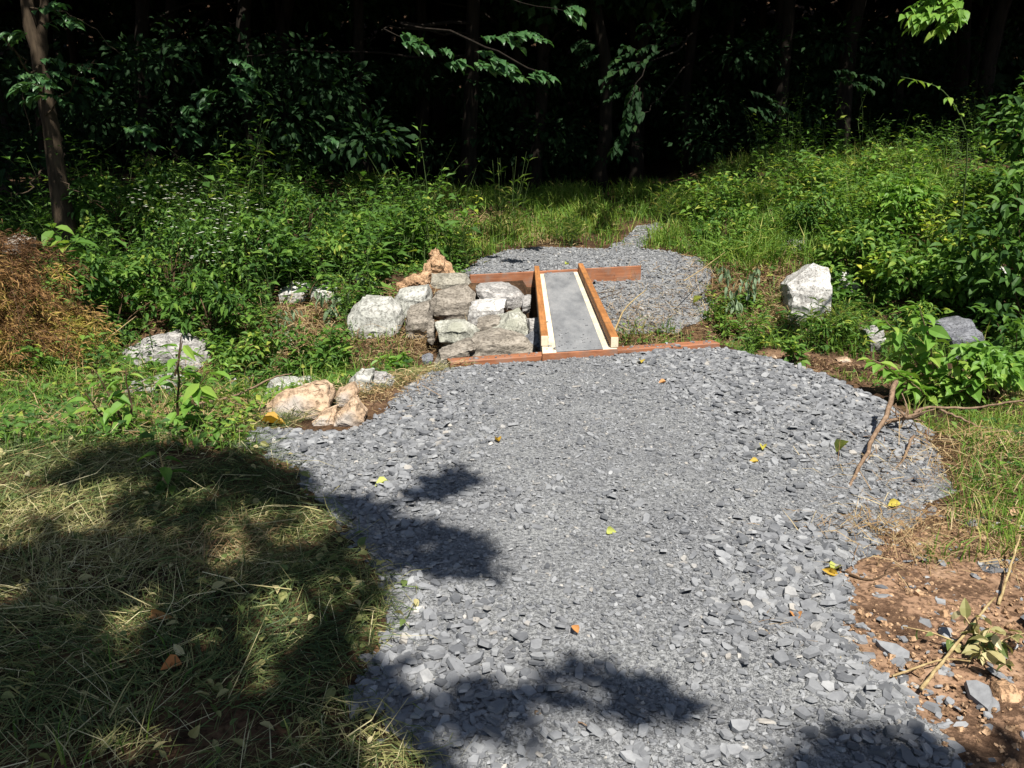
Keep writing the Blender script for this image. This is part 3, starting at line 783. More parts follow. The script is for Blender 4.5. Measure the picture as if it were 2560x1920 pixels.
# hay lawn left of the path
mb = MB()
P = rect(160000, -4.6, .3, 1.2, 7.0)
P = P[off_path(P, .10)]
P = P[(P[:, 0] < np.interp(P[:, 1], LY, LX) + .2)]
vis = to_px(np.column_stack([P, np.zeros(len(P))]))
P = P[(vis[:, 0] > -120) & (vis[:, 1] < 2050)]
n = len(P)
patch = fbm(P[:, 0] * 1.5, P[:, 1] * 1.5, 3)
swirl = fbm(P[:, 0] * .8 + 30, P[:, 1] * .8, 2) * 12
bare = fbm(P[:, 0] * 2.2 + 8, P[:, 1] * 2.2 + 3, 3)
k = RNG.random(n) < np.clip(1.5 - 3.2 * np.clip(bare - .52, 0, 1) * 2, .12, 1)
P, patch, swirl = P[k], patch[k], swirl[k]; n = len(P)
rnd = np.clip((patch - .3) * 1.15 + RNG.normal(0, .22, n) + .12 * (P[:, 1] < 4.5), 0, 1)
L = RNG.uniform(.035, .19, n)
lay(mb, P, L, .9, RNG.normal(.10, .22, n), rnd, RNG.uniform(.0013, .0036, n), .055, 0, swirl)
P = rect(1700, -3.2, .1, 1.3, 5.2); P = P[off_path(P, .12) & (P[:, 0] < np.interp(P[:, 1], LY, LX) + .25)]; n = len(P)
lay(mb, P, RNG.uniform(.16, .42, n), .9, RNG.normal(.08, .14, n), np.clip(RNG.normal(.8, .16, n), 0, 1), RNG.uniform(.0015, .003, n), .075)
tag(mb.build('cut_hay', M['hay']), 'mown grass drying to hay left of the gravel', 'hay', kind='stuff')
# dead leaves and clippings in the hay
mb = MB(); P = rect(2600, -3.4, .1, 1.3, 6.2); P = P[off_path(P, .1) & (P[:, 0] < np.interp(P[:, 1], LY, LX) + .1)]; n = len(P)
leaves(mb, np.column_stack([P, zf(P[:, 0], P[:, 1]) + RNG.uniform(.01, .06, n)]), RNG.normal(0, 1, (n, 3)) * [1, 1, .4], np.array([0, 0, 1.]) + RNG.normal(0, .5, (n, 3)), RNG.uniform(.02, .06, n), .55, np.clip(RNG.normal(.4, .22, n), 0, 1), LEAF_HI)
tag(mb.build('leaf_litter', M['hay']), 'wilted leaves and clippings lying in the cut hay', 'litter', kind='stuff')
# green grass: left strip, right verge, far bank
mb = MB()
def upright(n, x0, x1, y0, y1, hmin, hmax, w, dens=None, rshift=0.0, keep=None):
    P = rect(n, x0, x1, y0, y1); P = P[off_path(P, .08)]
    if keep is not None: P = P[keep(P)]
    P = P[~dirt(P)]; P = P[~clear(P) | (RNG.random(len(P)) < .35)]
    if dens is not None:
        f = fbm(P[:, 0] * 1.7 + 3, P[:, 1] * 1.7, 3); P = P[RNG.random(len(P)) < np.clip((f - dens) * 5, 0.03, 1)]
    n = len(P); f = fbm(P[:, 0] * .9 + 40, P[:, 1] * .9, 3)
    L = RNG.uniform(hmin, hmax, n) * (.6 + .9 * f)
    z = zf(P[:, 0], P[:, 1]) - .01
    blades(mb, np.column_stack([P, z]), RNG.uniform(0, 6.283, n), L, RNG.uniform(w * .6, w * 1.3, n), RNG.normal(1.15, .25, n), RNG.uniform(.1, 1.2, n), np.clip(RNG.normal(.45, .2, n) + rshift + (f - .5) * .8, 0, 1))
chan_edge = lambda P: (P[:, 0] > -6)
upright(12000, -5.5, -.6, 4.6, 7.6, .06, .24, .006, .42, 0.0, lambda P: P[:, 0] < np.interp(P[:, 1], LY, LX) - .05)
upright(2500, -3.0, -.4, 1.3, 4.6, .05, .16, .006, .62, -.1)
upright(34000, 1.5, 5.2, 3.3, 7.6, .05, .20, .005, .30, .16, lambda P: (P[:, 0] > np.interp(P[:, 1], RY, RX) + .12) & ~((P[:, 1] > 5.6) & (P[:, 0] < np.interp(P[:, 1], RY, RX) + 1.0)))
upright(30000, -3.0, 5.5, 12.2, 18.5, .14, .40, .012, .26, .12)
upright(10000, 2.2, 7.5, 11.6, 16.5, .28, .62, .011, .34, .16)
upright(12000, 1.3, 5.0, 7.9, 12.5, .10, .36, .009, .42, .05, lambda P: (P[:, 1] > 9.0) | (P[:, 0] > 1.6))
upright(2500, -1.9, -.9, 7.0, 8.6, .06, .2, .006, .30, .1)
upright(5000, -4.5, -1.0, 7.2, 9.6, .10, .30, .009, .40, .0)
tag(mb.build('grass', M['grass']), 'green grass growing on the banks and verges', 'grass', kind='stuff')
# dry straw thatch
mb = MB()
def straw(n, px, py, rx, ry, L=(.08, .28), w=.004, lift=.08):
    c = T(px, py)
    P = np.column_stack([RNG.normal(c[0], rx, n), RNG.normal(c[1], ry, n)])
    lay(mb, P, RNG.uniform(*L, n), 1, RNG.normal(.12, .3, n), np.clip(RNG.normal(.55, .25, n), 0, 1), np.full(n, w) * RNG.uniform(.6, 1.2, n), lift)
for a in ((500, 2450, 1400, .28, .12, (.05, .2), .003), (350, 2300, 1320, .2, .08, (.05, .2), .003), (900, 2450, 1220, .35, .25, (.05, .22), .003), (140, 2150, 1340, .12, .05, (.06, .2), .003), (110, 1930, 1585, .07, .03, (.03, .13), .0025, .02), (70, 2060, 1645, .06, .05, (.03, .12), .0025, .02),
          (1200, 1820, 760, .4, .5, (.1, .35), .006), (900, 1900, 700, .35, .6, (.1, .35), .006), (700, 1960, 800, .2, .3, (.1, .3), .006), (1500, 1300, 590, .6, .5, (.1, .3), .008), (1200, 1800, 590, .6, .6, (.1, .3), .008),
          (900, 760, 900, .35, .25, (.1, .35), .006, .12), (700, 720, 860, .2, .2, (.15, .4), .006, .3), (800, 1040, 860, .25, .25, (.05, .2), .005), (500, 1010, 960, .15, .12, (.03, .1), .004), (500, 930, 1000, .15, .12, (.03, .1), .004),
          (650, 1580, 840, .25, .3, (.08, .28), .004, .2), (800, 1640, 800, .35, .4, (.08, .25), .004, .1), (700, 1200, 560, .5, .4, (.1, .3), .008), (800, 480, 800, .4, .4, (.1, .3), .006), (600, 2050, 630, .5, .4, (.1, .3), .008), (900, 300, 960, .6, .3, (.1, .4), .005), (900, 150, 1060, .7, .35, (.08, .3), .004), (900, 450, 1060, .5, .3, (.08, .3), .004),
          (500, 560, 1390, .13, .12, (.05, .18), .003), (500, 2050, 910, .4, .3, (.02, .06), .004, .02), (700, 950, 740, .3, .3, (.05, .25), .006), (700, 900, 880, .35, .25, (.05, .22), .005), (500, 780, 800, .3, .2, (.1, .3), .006), (900, 560, 1040, .5, .25, (.1, .4), .005), (500, 2450, 1000, .3, .25, (.1, .3), .005), (500, 2480, 1120, .3, .2, (.1, .3), .005)): straw(*a)
tag(mb.build('dry_straw', M['straw']), 'dry straw and dead stems lying on the banks', 'straw', kind='stuff')

# ================================================================= PLANTS
def weed(mb, base, h, nl, ll, ratio, rg, tmpl=LEAF_LO, lm=0, sm=1, tone=(.5, .2), stems=1, droop=.2, spread=.25, first=.15):
    for s in range(stems):
        lean = rg.normal(0, spread, 2) * h
        top = base + np.array([lean[0], lean[1], h * rg.uniform(.75, 1.05)])
        mid = (base + top) / 2 + np.array([*(rg.normal(0, .05, 2) * h), .04 * h]); mid[:2] -= lean * .2
        pts = curve_pts([base, mid, top], 6)
        mb.add(*tube(pts, np.linspace(.003 + .003 * h, .001, 6), 3), .5, sm)
        k = max(2, nl // stems)
        t = np.sort(rg.uniform(first, 1, k)); ii = t * 5
        i0 = np.minimum(ii.astype(int), 4); fr = (ii - i0)[:, None]
        Pn = pts[i0] * (1 - fr) + pts[i0 + 1] * fr
        az = np.arange(k) * 2.4 + rg.uniform(0, 6) + rg.normal(0, .4, k)
        up = .55 - droop + rg.normal(0, .3, k)
        d = np.stack([np.cos(az), np.sin(az), up], 1)
        L = ll * rg.uniform(.6, 1.15, k) * (1.1 - .45 * t)
        off = d * (L * .25)[:, None]
        nr = np.stack([rg.normal(0, .3, k), rg.normal(0, .3, k), np.ones(k)], 1)
        leaves(mb, Pn + off, d - np.array([0, 0, droop]), nr, L, ratio, np.clip(rg.normal(*tone, k), 0, 1), tmpl, lm)
def bush(mb, c, rad, n, ll, ratio, rg, clumps=14, tone=(.5, .2), tmpl=LEAF_LO, base=None, lm=0, sm=1):
    c = np.array(c, float); rad = np.array(rad, float)
    cd = rand_dirs(clumps, .35, rg); cc = c + cd * rad * rg.uniform(.45, .98, (clumps, 1))
    cr = rg.uniform(.22, .42, clumps) * rad.mean()
    if base is not None:
        for q in cc: mb.add(*tube(curve_pts([base, (np.array(base) + q) / 2 + rg.normal(0, .08, 3) + [0, 0, .1], q], 5), np.linspace(.012, .003, 5), 3), .5, sm)
    ci = rg.integers(0, clumps, n)
    d = rand_dirs(n, .2, rg)
    P = cc[ci] + d * (cr[ci] * rg.uniform(.2, 1, n) ** .5)[:, None]
    nr = unit(d * .5 + np.array([0, 0, .9]) + rg.normal(0, .35, (n, 3)))
    dd = d * [1, 1, .4] + rg.normal(0, .5, (n, 3)) - [0, 0, .35]
    ctone = rg.normal(0, .13, clumps)
    leaves(mb, P, dd, nr, ll * rg.uniform(.6, 1.2, n), ratio, np.clip(rg.normal(*tone, n) + ctone[ci], 0, 1), tmpl, lm)
def plant(name, label, cat, mb, base, mats, group=None):
    """leaves (slot 0) and stems (slot 1) become two parts under an empty at the plant's foot"""
    root = empty(name, tuple(base)); tag(root, label, cat, group)
    V = np.concatenate(mb.v); r = np.concatenate(mb.r)
    for slot, part, mat in ((1, 'stems', mats[1]), (0, 'foliage', mats[0])):
        sub = MB(); fl = [F for F, m in mb.f if m == slot]
        if not fl: continue
        used = np.unique(np.concatenate([F.ravel() for F in fl])); mp = np.full(len(V), -1); mp[used] = np.arange(len(used))
        sub.v = [V[used] - np.array(base)]; sub.r = [r[used]]; sub.n = len(used); sub.f = [(mp[F], 0) for F in fl]
        o = link(part, sub.mesh(part, mat), root, (0, 0, 0))
        tag(o, kind='stuff')
    return root
def copy_tree(o, parent=None):
    c = o.copy(); COL.objects.link(c); c.parent = parent
    for ch in list(o.children): copy_tree(ch, c)
    return c

def under_mass(name, label, specs, mats):
    mb = MB(); rg = np.random.default_rng(len(name))
    for (n, x0, x1, y0, y1, h0, h1, ll, ratio, tone, cond) in specs:
        P = np.column_stack([rg.uniform(x0, x1, n), rg.uniform(y0, y1, n)])
        for x, y in P:
            if dirt(np.array([[x, y]]))[0] or (clear(np.array([[x, y]]))[0] and rg.random() < .93): continue
            if cond and not cond(x, y): continue
            f = float(fbm(x * .8, y * .8, 3))
            weed(mb, on(x, y, -.02), rg.uniform(h0, h1) * (.30 + 1.7 * f * f * 1.6), int(rg.integers(22, 44)), ll * float(rg.choice([.55, .8, 1.1, 1.5])), ratio * float(rg.choice([.45, .7, 1.0, 1.15])), rg, LEAF_LO, 0, 1, (tone + (f - .5) * .6, .2), int(rg.integers(1, 4)))
    return tag(mb.build(name, mats), label, 'undergrowth', kind='stuff')
WM = [M['leaf_mid'], M['stem']]
pile_clear = lambda x, y: not (-1.5 < x < .4 and y < 11.5)
left_cond = lambda x, y: pile_clear(x, y) and not (x > -1.0 and y > 13.0) and not (-3.9 < x < -2.7 and y < 9.2)
under_mass('undergrowth', 'dense leafy weeds covering the left bank', [
    (640, -8.5, -.6, 9.5, 13.5, .5, 1.05, .15, .46, .42, left_cond),
    (360, -8.0, -1.4, 8.2, 10.0, .3, .75, .13, .42, .52, left_cond),
    (260, -9, -2, 13, 17, .3, .7, .14, .45, .25, None),  # leaf tone darkened to carry the shade at the woods' edge
    (110, -5, -1.6, 6.6, 8.2, .12, .35, .09, .4, .55, lambda x, y: not (-3.9 < x < -2.7 and y > 7.6))], WM)
under_mass('bank_weeds', 'bright leafy weeds covering the right bank', [
    (480, 2.9, 8.5, 11.3, 15.5, .28, .72, .15, .50, .62, lambda x, y: not (x < 4.0 and y < 12.2)),
    (260, 2.5, 6.5, 9.0, 11.5, .15, .42, .105, .40, .70, lambda x, y: not (2.9 < x < 3.9 and y < 10.9)),
    (170, 2.0, 5.5, 7.9, 9.4, .12, .36, .085, .35, .52, None),
    (210, 1.15, 2.5, 7.8, 10.5, .08, .26, .075, .35, .55, lambda x, y: x > 1.0 + .5 * (y - 7.8) * .6),
    (160, 3.2, 9, 14.5, 17.5, .4, .9, .13, .5, .45, None)], WM)
# low leaf litter and creeping cover between the taller weeds
lb = MB(); rg = np.random.default_rng(19)
def cover(n, x0, x1, y0, y1, cond, ll=.07, tone=.45):
    P = np.column_stack([rg.uniform(x0, x1, n), rg.uniform(y0, y1, n)]); P = P[cond(P[:, 0], P[:, 1])]; P = P[off_path(P, .02)]; P = P[~dirt(P)]; P = P[~clear(P) | (rg.random(len(P)) < .25)]; n = len(P)
    z = zf(P[:, 0], P[:, 1]) + rg.uniform(.0, .12, n)
    leaves(lb, np.column_stack([P, z]), rg.normal(0, 1, (n, 3)) * [1, 1, .3], np.array([0, -.2, 1.]) + rg.normal(0, .4, (n, 3)), ll * rg.uniform(.5, 1.4, n), .5, np.clip(rg.normal(tone, .22, n) + (fbm(P[:, 0] * 2, P[:, 1] * 2, 2) - .5), 0, 1), LEAF_LO)
cover(16000, -8, -.9, 8.0, 14.5, lambda x, y: ~((x > -1.6) & (y < 11.2)))
cover(9000, 2.4, 8, 7.9, 15, lambda x, y: x > 0, .075, .55)
cover(9000, -5, -.6, 4.7, 8.0, lambda x, y: x < np.interp(y, LY, LX) - .05, .065, .5)
cover(2200, .95, 2.5, 7.7, 10.7, lambda x, y: x > .95 + .25 * (y - 7.7) * rg.uniform(0, 1, len(x)), .06, .45)
cover(2200, -2.4, -.9, 7.2, 11.4, lambda x, y: x < -1.15 - .1 * (y - 9), .055, .5)
cover(1500, -1.4, .2, 11.1, 12.6, lambda x, y: x < 0, .06, .5)
cover(2500, 2.2, 5, 4.0, 7.8, lambda x, y: x > np.interp(y, RY, RX) + np.where(y > 5.6, 1.0, .25), .05)
tag(lb.build('groundcover', M['leaf_mid']), 'creeping leaves and clippings on the soil of the banks', 'ground cover', kind='stuff')

def single(name, label, cat, px, py, h, nl, ll, ratio, mats, seed, stems=1, tone=(.5, .2), tmpl=LEAF_HI, droop=.2, spread=.2, y=None, group=None, first=.15):
    b = T(px, py) if y is None else on(D(px, py, y)[0], y)
    rg = np.random.default_rng(seed); mb = MB()
    weed(mb, np.array(b), h, nl, ll, ratio, rg, tmpl, 0, 1, tone, stems, droop, spread, first)
    return plant(name, label, cat, mb, b, mats, group)
SM = [M['leaf_light'], M['stem']]
# broad leaf parts: each leaf an object of its own
def leafy(name, label, cat, base, stems, leaf_len, ratio, mat, stem_mat, n, seed, droop=.35):
    root = empty(name, tuple(base)); tag(root, label, cat); rg = np.random.default_rng(seed)
    mshs = []
    for k in range(5):
        mb = MB(); leaves(mb, np.zeros((1, 3)), np.array([[0, 1, 0]]), np.array([[0, 0, 1]]), 1.0, ratio * rg.uniform(.85, 1.15), np.clip(rg.normal(.5, .22, 1), 0, 1), LEAF_HI); mshs.append(mb.mesh('leaf', mat))
    base = np.array(base)
    for si, st in enumerate(stems):
        pts = curve_pts(np.array(st) - base, 9, .006, seed + si)
        mb = MB(); mb.add(*tube(pts, np.linspace(.010, .003, 9), 4)); link('stem', mb.mesh('stem', stem_mat), root, (0, 0, 0))
        k = n // len(stems)
        for j in range(k):
            t = (.18 + .82 * (j + .5) / k) * 7.99; i = int(t); p = pts[i] * (1 - t + i) + pts[i + 1] * (t - i)
            az = j * 2.3 + rg.normal(0, .5); d = Vector((math.cos(az), math.sin(az), rg.normal(.15 - droop, .25))).normalized()
            nn = Vector((rg.normal(0, .3), rg.normal(0, .3), 1)); x = d.cross(nn).normalized(); z = x.cross(d)
            o = link('leaf', mshs[int(rg.integers(5))], root, tuple(p + np.array(d) * .02))
            L = leaf_len * rg.uniform(.65, 1.2)
            o.rotation_euler = Matrix((x, d, z)).transposed().to_euler(); o.scale = (L, L, L)
    return root
b = T(2330, 1010)
leafy('broadleaf_sapling', 'bright green sapling with large pointed leaves at the right of the dirt patch', 'sapling', b,
      [[b, D(2290, 900, b[1] + .1), D(2215, 800, b[1] + .1)], [b, D(2330, 880, b[1]), D(2300, 770, b[1])], [b, D(2380, 930, b[1] - .1), D(2420, 850, b[1] - .1)], [b, D(2400, 980, b[1] - .2), D(2480, 930, b[1] - .2)], [b, D(2280, 960, b[1] - .1), D(2180, 900, b[1] - .1)]],
      .155, .54, M['leaf_light'], M['twig'], 190, 5)
b = T(160, 690); b = on(D(150, 690, 8.6)[0], 8.6)
leafy('broadleaf_weed', 'big round leaved plant behind the brown cedar heap', 'plant', b, [[b, D(150, 640, 8.6), D(130, 555, 8.5)], [b, D(165, 650, 8.6), D(190, 600, 8.5)]], .19, .58, M['leaf_mid'], M['stem'], 26, 6)
b = T(440, 1085)
leafy('leafy_plant', 'upright stem with wide green leaves in front of the ditch slab', 'plant', b, [[b, D(446, 980, b[1]), D(455, 845, b[1])], [b, D(480, 1000, b[1]), D(520, 930, b[1])]], .14, .42, M['leaf_light'], M['twig_dark'], 34, 7)
b = T(335, 1090)
leafy('leafy_plant', 'dark stemmed weed with narrow leaves, left of the upright one', 'plant', b, [[b, D(322, 1000, b[1]), D(315, 920, b[1])], [b, D(290, 1020, b[1]), D(240, 930, b[1])], [b, D(260, 1040, b[1]), D(215, 980, b[1])]], .125, .36, M['leaf_light'], M['twig_dark'], 39, 8)
b = T(420, 1230)
leafy('leafy_plant', 'small green sprig growing in the shaded hay', 'plant', b, [[b, D(410, 1190, b[1]), D(400, 1130, b[1])]], .12, .42, M['leaf_mid'], M['stalk'], 8, 9)
# fleabane with white heads
fhead = None
fl = [(380, 560), (420, 590), (470, 560), (440, 640), (500, 620), (540, 600), (560, 660), (520, 700), (400, 520), (460, 510), (350, 600), (580, 610), (600, 680), (490, 670), (430, 470), (640, 600), (330, 510), (500, 480)]
for k, (px, py) in enumerate(fl):
    y = 9.9 + (700 - py) / 230 * 2.6
    if k < 4:
        rg = np.random.default_rng(100 + k); mb = MB()
        weed(mb, np.zeros(3), .95, 26, .09, .3, rg, LEAF_LO, 0, 1, (.45, .2), 3, .1, .14)
        root = plant('fleabane', 'tall weed topped with small white daisy heads on the left bank', 'flower', mb, (0, 0, 0), WM, 'white flowered weeds on the left bank')
        for q in range(9):
            hb = MB()
            p = np.array([rg.normal(0, .12), rg.normal(0, .12), rg.uniform(.75, 1.08)])
            an = np.arange(8) / 8 * 6.283
            d = np.stack([np.cos(an), np.sin(an), np.full(8, .25)], 1)
            leaves(hb, np.zeros((8, 3)), d, np.tile([0, 0, 1.], (8, 1)), .023, .6, .5, LEAF_FLAT)
            if fhead is None: fhead = hb.mesh('flower_head', M['white'])
            link('flower_head', fhead, root, tuple(p))
        if k == 0: protos = [root]
        else: protos.append(root)
        o = root
    else: o = copy_tree(protos[k % 4])
    x = D(px, py, y)[0]; o.location = on(x, y); o.rotation_euler = (0, 0, k * 1.7)
# tall grass clump at the far side
def grass_clump(name, label, px, py, y, h, n, seed, w=.02, group=None):
    rg = np.random.default_rng(seed); mb = MB(); b = on(D(px, py, y)[0], y)
    for k in range(n):
        p = np.array([rg.normal(0, .12), rg.normal(0, .12), 0]); hh = h * rg.uniform(.6, 1.1)
        top = p + np.array([rg.normal(0, .14) * h, rg.normal(0, .14) * h, hh])
        pts = curve_pts([p, (p + top) / 2 + [0, 0, .03], top], 5)
        mb.add(*tube(pts, np.linspace(.004, .002, 5), 3), .4, 1)
        m = 7; t = rg.uniform(.2, 1, m); az = rg.uniform(0, 6.28, m)
        Pn = p + (top - p) * t[:, None]
        blades2 = np.stack([np.cos(az), np.sin(az), np.full(m, .55)], 1)
        leaves(mb, Pn, blades2, np.tile([0, 0, 1.], (m, 1)), rg.uniform(.12, .25, m) * min(1, h + .3), .085, rg.uniform(.3, 1.0, m), LEAF_LO)
    return plant(name, label, 'grass clump', MB_shift(mb, b), b, [M['grass'], M['stem']], group)
def MB_shift(mb, b): mb.v = [v + np.array(b) for v in mb.v]; return mb
grass_clump('tall_grass', 'tall reed-like grass clump standing before the black woods behind the bridge', 1265, 500, 14.2, 1.35, 16, 21)
grass_clump('stiltgrass', 'bright bamboo-like grass right of the big pointed boulder', 2125, 860, 9.0, .62, 40, 22)
grass_clump('stiltgrass', 'bright bamboo-like grass at the lower right of the stiltgrass by the boulder', 2060, 850, 8.7, .42, 22, 23)
grass_clump('stiltgrass', 'soft green grass mound left of the trail mouth beyond the bridge', 1420, 575, 14.1, .45, 45, 24)
grass_clump('stiltgrass', 'green grass tuft hanging over the left corner of the far gravel', 1160, 690, 12.0, .42, 30, 25)
grass_clump('stiltgrass', 'grass mound right of the trail before the dark woods', 1680, 500, 15.5, .6, 60, 26)
grass_clump('stiltgrass', 'long grass on the slope further right of the trail', 1900, 500, 14.6, .6, 60, 27)
grass_clump('stiltgrass', 'thin grass tuft among the cut stalks at left', 560, 1060, 5.6, .3, 18, 30)
single('yellow_tipped_weed', 'small weed with a yellow tip left of the tall reed-like grass', 'plant', 1180, 520, .85, 22, .13, .5, [M['leaf_lime'], M['stem']], 31, 2, y=13.4)
for k, (px, py, y, h, lab) in enumerate([(2230, 520, 12.6, 1.25, 'tall leafy weed rising highest above the right bank'), (2330, 540, 12.2, .8, 'yellow green leaved shrub on top of the right bank'), (2180, 590, 11.6, .55, 'yellowing sprig halfway down the right bank'), (2400, 560, 11.8, .7, 'lime leaved sprig between the bank shrub and the dark shrub')]):
    single('leafy_weed', lab, 'plant', px, py, h, 46, .17, .55, [M['leaf_light'] if k == 0 else M['leaf_lime'], M['stem']], 40 + k, 4, (.5, .25), y=y, first=.3)
for k, (px, py, y, h, lab) in enumerate([(720, 800, 9.6, .5, 'wilted grey leaved vine draped over the white rocks'), (830, 780, 9.7, .45, 'wilted pale vine next to the broad pale boulder'), (1840, 690, 11.2, .7, 'wilted milkweed with hanging grey leaves right of the far gravel'), (1880, 690, 11.4, .65, 'second wilted milkweed, to the right of the first one'), (930, 745, 10.4, .3, 'limp grey leaves lying over the broad pale boulder')]):
    single('wilted_plant', lab, 'plant', px, py, h, 44, .16, .34, [M['leaf_grey'], M['stem']], 50 + k, 4, (.45, .25), y=y, droop=1.3, spread=.3)
for k, (px, py, y, h, lab) in enumerate([(760, 860, 8.6, .6, 'bushy green vine in front of the white rocks'), (850, 850, 8.5, .4, 'round leaved creeper at the foot of the broad pale boulder'), (560, 900, 8.2, .6, 'yellow green weed right of the wide ditch slab'), (640, 780, 9.3, .9, 'dark broad leaved weed above the ditch'), (270, 740, 10.2, .75, 'goldenrod-like weed right of the brown cedar heap'), (350, 740, 10.4, .7, 'narrow leaved weed between cedar heap and ditch'), (1100, 640, 12.4, .6, 'green weed left of the far gravel'), (960, 640, 12.0, .7, 'leafy green weed above the orange clay lumps'), (980, 850, 8.2, .22, 'small yellowish creeper before the boulder pile'), (1690, 850, 8.9, .3, 'low leafy sprig in the brush right of the bridge'), (1600, 800, 9.3, .28, 'pale leaved sprig on the gravel slope right of the bridge'), (1990, 880, 7.9, .25, 'low creeper at the left edge of the dirt patch'), (2040, 690, 10.2, .45, 'leafy sprig hanging over the big pointed boulder')]):
    m = M['leaf_grey'] if 'pale leaved' in lab else (M['leaf_light'] if k in (2, 8, 5) else M['leaf_mid'])
    single('leafy_weed', lab, 'plant', px, py, h, 60, .13, .48 if k % 2 else .38, [m, M['stem']], 60 + k, 5, (.55, .2), y=y, spread=.32)
# arching cane
b = on(D(2420, 470, 11.5)[0], 11.5, .2); mb = MB()
cp = curve_pts([b, D(2418, 390, 11.5), D(2400, 290, 11.5), D(2355, 225, 11.5), D(2300, 203, 11.5), D(2252, 192, 11.5)], 18)
mb.add(*tube(cp, np.linspace(.012, .004, 18), 5), .5, 1)
rg = np.random.default_rng(77)
n = 14; ii = rg.integers(5, 17, n)
leaves(mb, cp[ii], np.column_stack([rg.normal(0, 1, n), rg.normal(0, 1, n), rg.normal(-.5, .4, n)]), np.tile([0, 0, 1.], (n, 1)), rg.uniform(.07, .15, n), .5, rg.uniform(.3, .9, n), LEAF_HI)
plant('bramble_cane', 'long bare cane arching over the right bank', 'cane', mb, b, [M['leaf_light'], M['stem']])
# shrubs at the right frame edge
def shrub(name, label, px, py, y, rad, n, ll, ratio, mat, seed, tone=(.4, .2), clumps=26, cz=None, group=None):
    rg = np.random.default_rng(seed); mb = MB(); b = on(D(px, py, y)[0], y)
    c = b + np.array([0, 0, rad[2] * .85 if cz is None else cz])
    bush(mb, c, rad, n, ll, ratio, rg, clumps, tone, LEAF_HI, b)
    return plant(name, label, 'shrub', mb, b, [mat, M['twig_dark']], group)
shrub('shrub', 'large dark green shrub filling the right frame edge', 2610, 640, 10.6, (1.05, 1.0, 1.2), 2000, .15, .5, M['leaf_mid'], 81, (.32, .2), 40)
shrub('shrub', 'glossy leaved shrub rising behind the dark one at the right edge', 2680, 480, 12.2, (1.15, 1.0, 1.5), 1800, .17, .5, M['leaf_mid'], 82, (.3, .2), 34)
shrub('shrub', 'low spreading shrub on the bank above the right white rocks', 2330, 640, 11.4, (.8, .7, .42), 1300, .13, .5, M['leaf_mid'], 83, (.55, .2), 24)
shrub('shrub', 'dark shrub overhanging the shaded bluish boulder', 2540, 860, 8.6, (.6, .6, .5), 700, .13, .5, M['leaf_mid'], 84, (.35, .2), 20)
for k, (px, py, y, rx, rz, ll, tone, lab) in enumerate([
    (640, 640, 10.6, .55, .5, .16, .40, 'rounded green bush on the left bank above the white rocks'),
    (520, 720, 9.7, .5, .42, .15, .45, 'leafy bush behind the wide ditch slab'),
    (420, 640, 10.4, .6, .55, .15, .35, 'dark green bush among the white daisies at left'),
    (860, 640, 11.2, .55, .42, .14, .52, 'bright leafy bush left of the orange clay lumps'),
    (760, 560, 11.8, .6, .5, .15, .40, 'bush before the black woods, left of the far gravel'),
    (250, 640, 9.6, .5, .6, .16, .35, 'bush beside the top of the cedar heap'),
    (330, 350, 13.6, .9, .6, .14, .55, 'leafy bush in broken light behind the forked trunk'),
    (480, 400, 13.8, .8, .6, .14, .45, 'dim bush at the foot of the woods, above the white daisies'),
    (700, 430, 13.4, .6, .5, .15, .45, 'bush at the edge of the black woods above the ditch'),
    (300, 470, 12.2, .8, .6, .14, .40, 'low bush to the right of the forked trunk'),
    (960, 560, 12.2, .5, .35, .13, .55, 'small yellow green bush on the rim left of the far gravel'),
    (1000, 500, 13.4, .55, .4, .14, .42, 'bush at the foot of the woods left of the tall reed-like grass'),
    (625, 810, 8.9, .33, .28, .13, .60, 'lush yellow green bush at the right end of the wide ditch slab')]):
    shrub('bush', lab, px, py, y, (rx, rx * .8, rz), int(1500 * rx), ll * (.62, .8, .5, .7)[k % 4], (.5, .3, .42)[k % 3], M['leaf_mid'], 140 + k, (tone, .22), 14)
for k, (px, py, y, rx, rz, ll, tone, lab) in enumerate([
    (2150, 560, 11.9, .6, .4, .16, .6, 'bright bush on the right bank above the smaller white rock'),
    (2250, 490, 12.6, .55, .5, .16, .7, 'light green bush high on the right bank under the tall weed'),
    (2050, 500, 13.0, .6, .4, .14, .55, 'bush on the crest of the right bank above the flat slab'),
    (2380, 600, 11.4, .6, .4, .15, .6, 'leafy bush under the arching cane'),
    (2300, 720, 10.2, .5, .32, .13, .5, 'low bush between the two groups of white rocks on the right'),
    (1820, 520, 13.6, .5, .3, .13, .6, 'grassy looking bush right of the trail mouth'),
    (2480, 1000, 6.6, .4, .26, .13, .6, 'bright leafy bush at the right frame edge beside the sapling'),
    (2060, 860, 8.6, .25, .2, .09, .6, 'small leafy bush just behind the dirt patch')]):
    shrub('bush', lab, px, py, y, (rx, rx * .8, rz), int(1500 * rx), ll * (.7, .85, .6)[k % 3], (.52, .34, .45)[k % 3], M['leaf_light' if k in (1, 3, 6) else 'leaf_mid'], 160 + k, (tone - (.25 if k in (1, 3, 6) else 0), .22), 14)
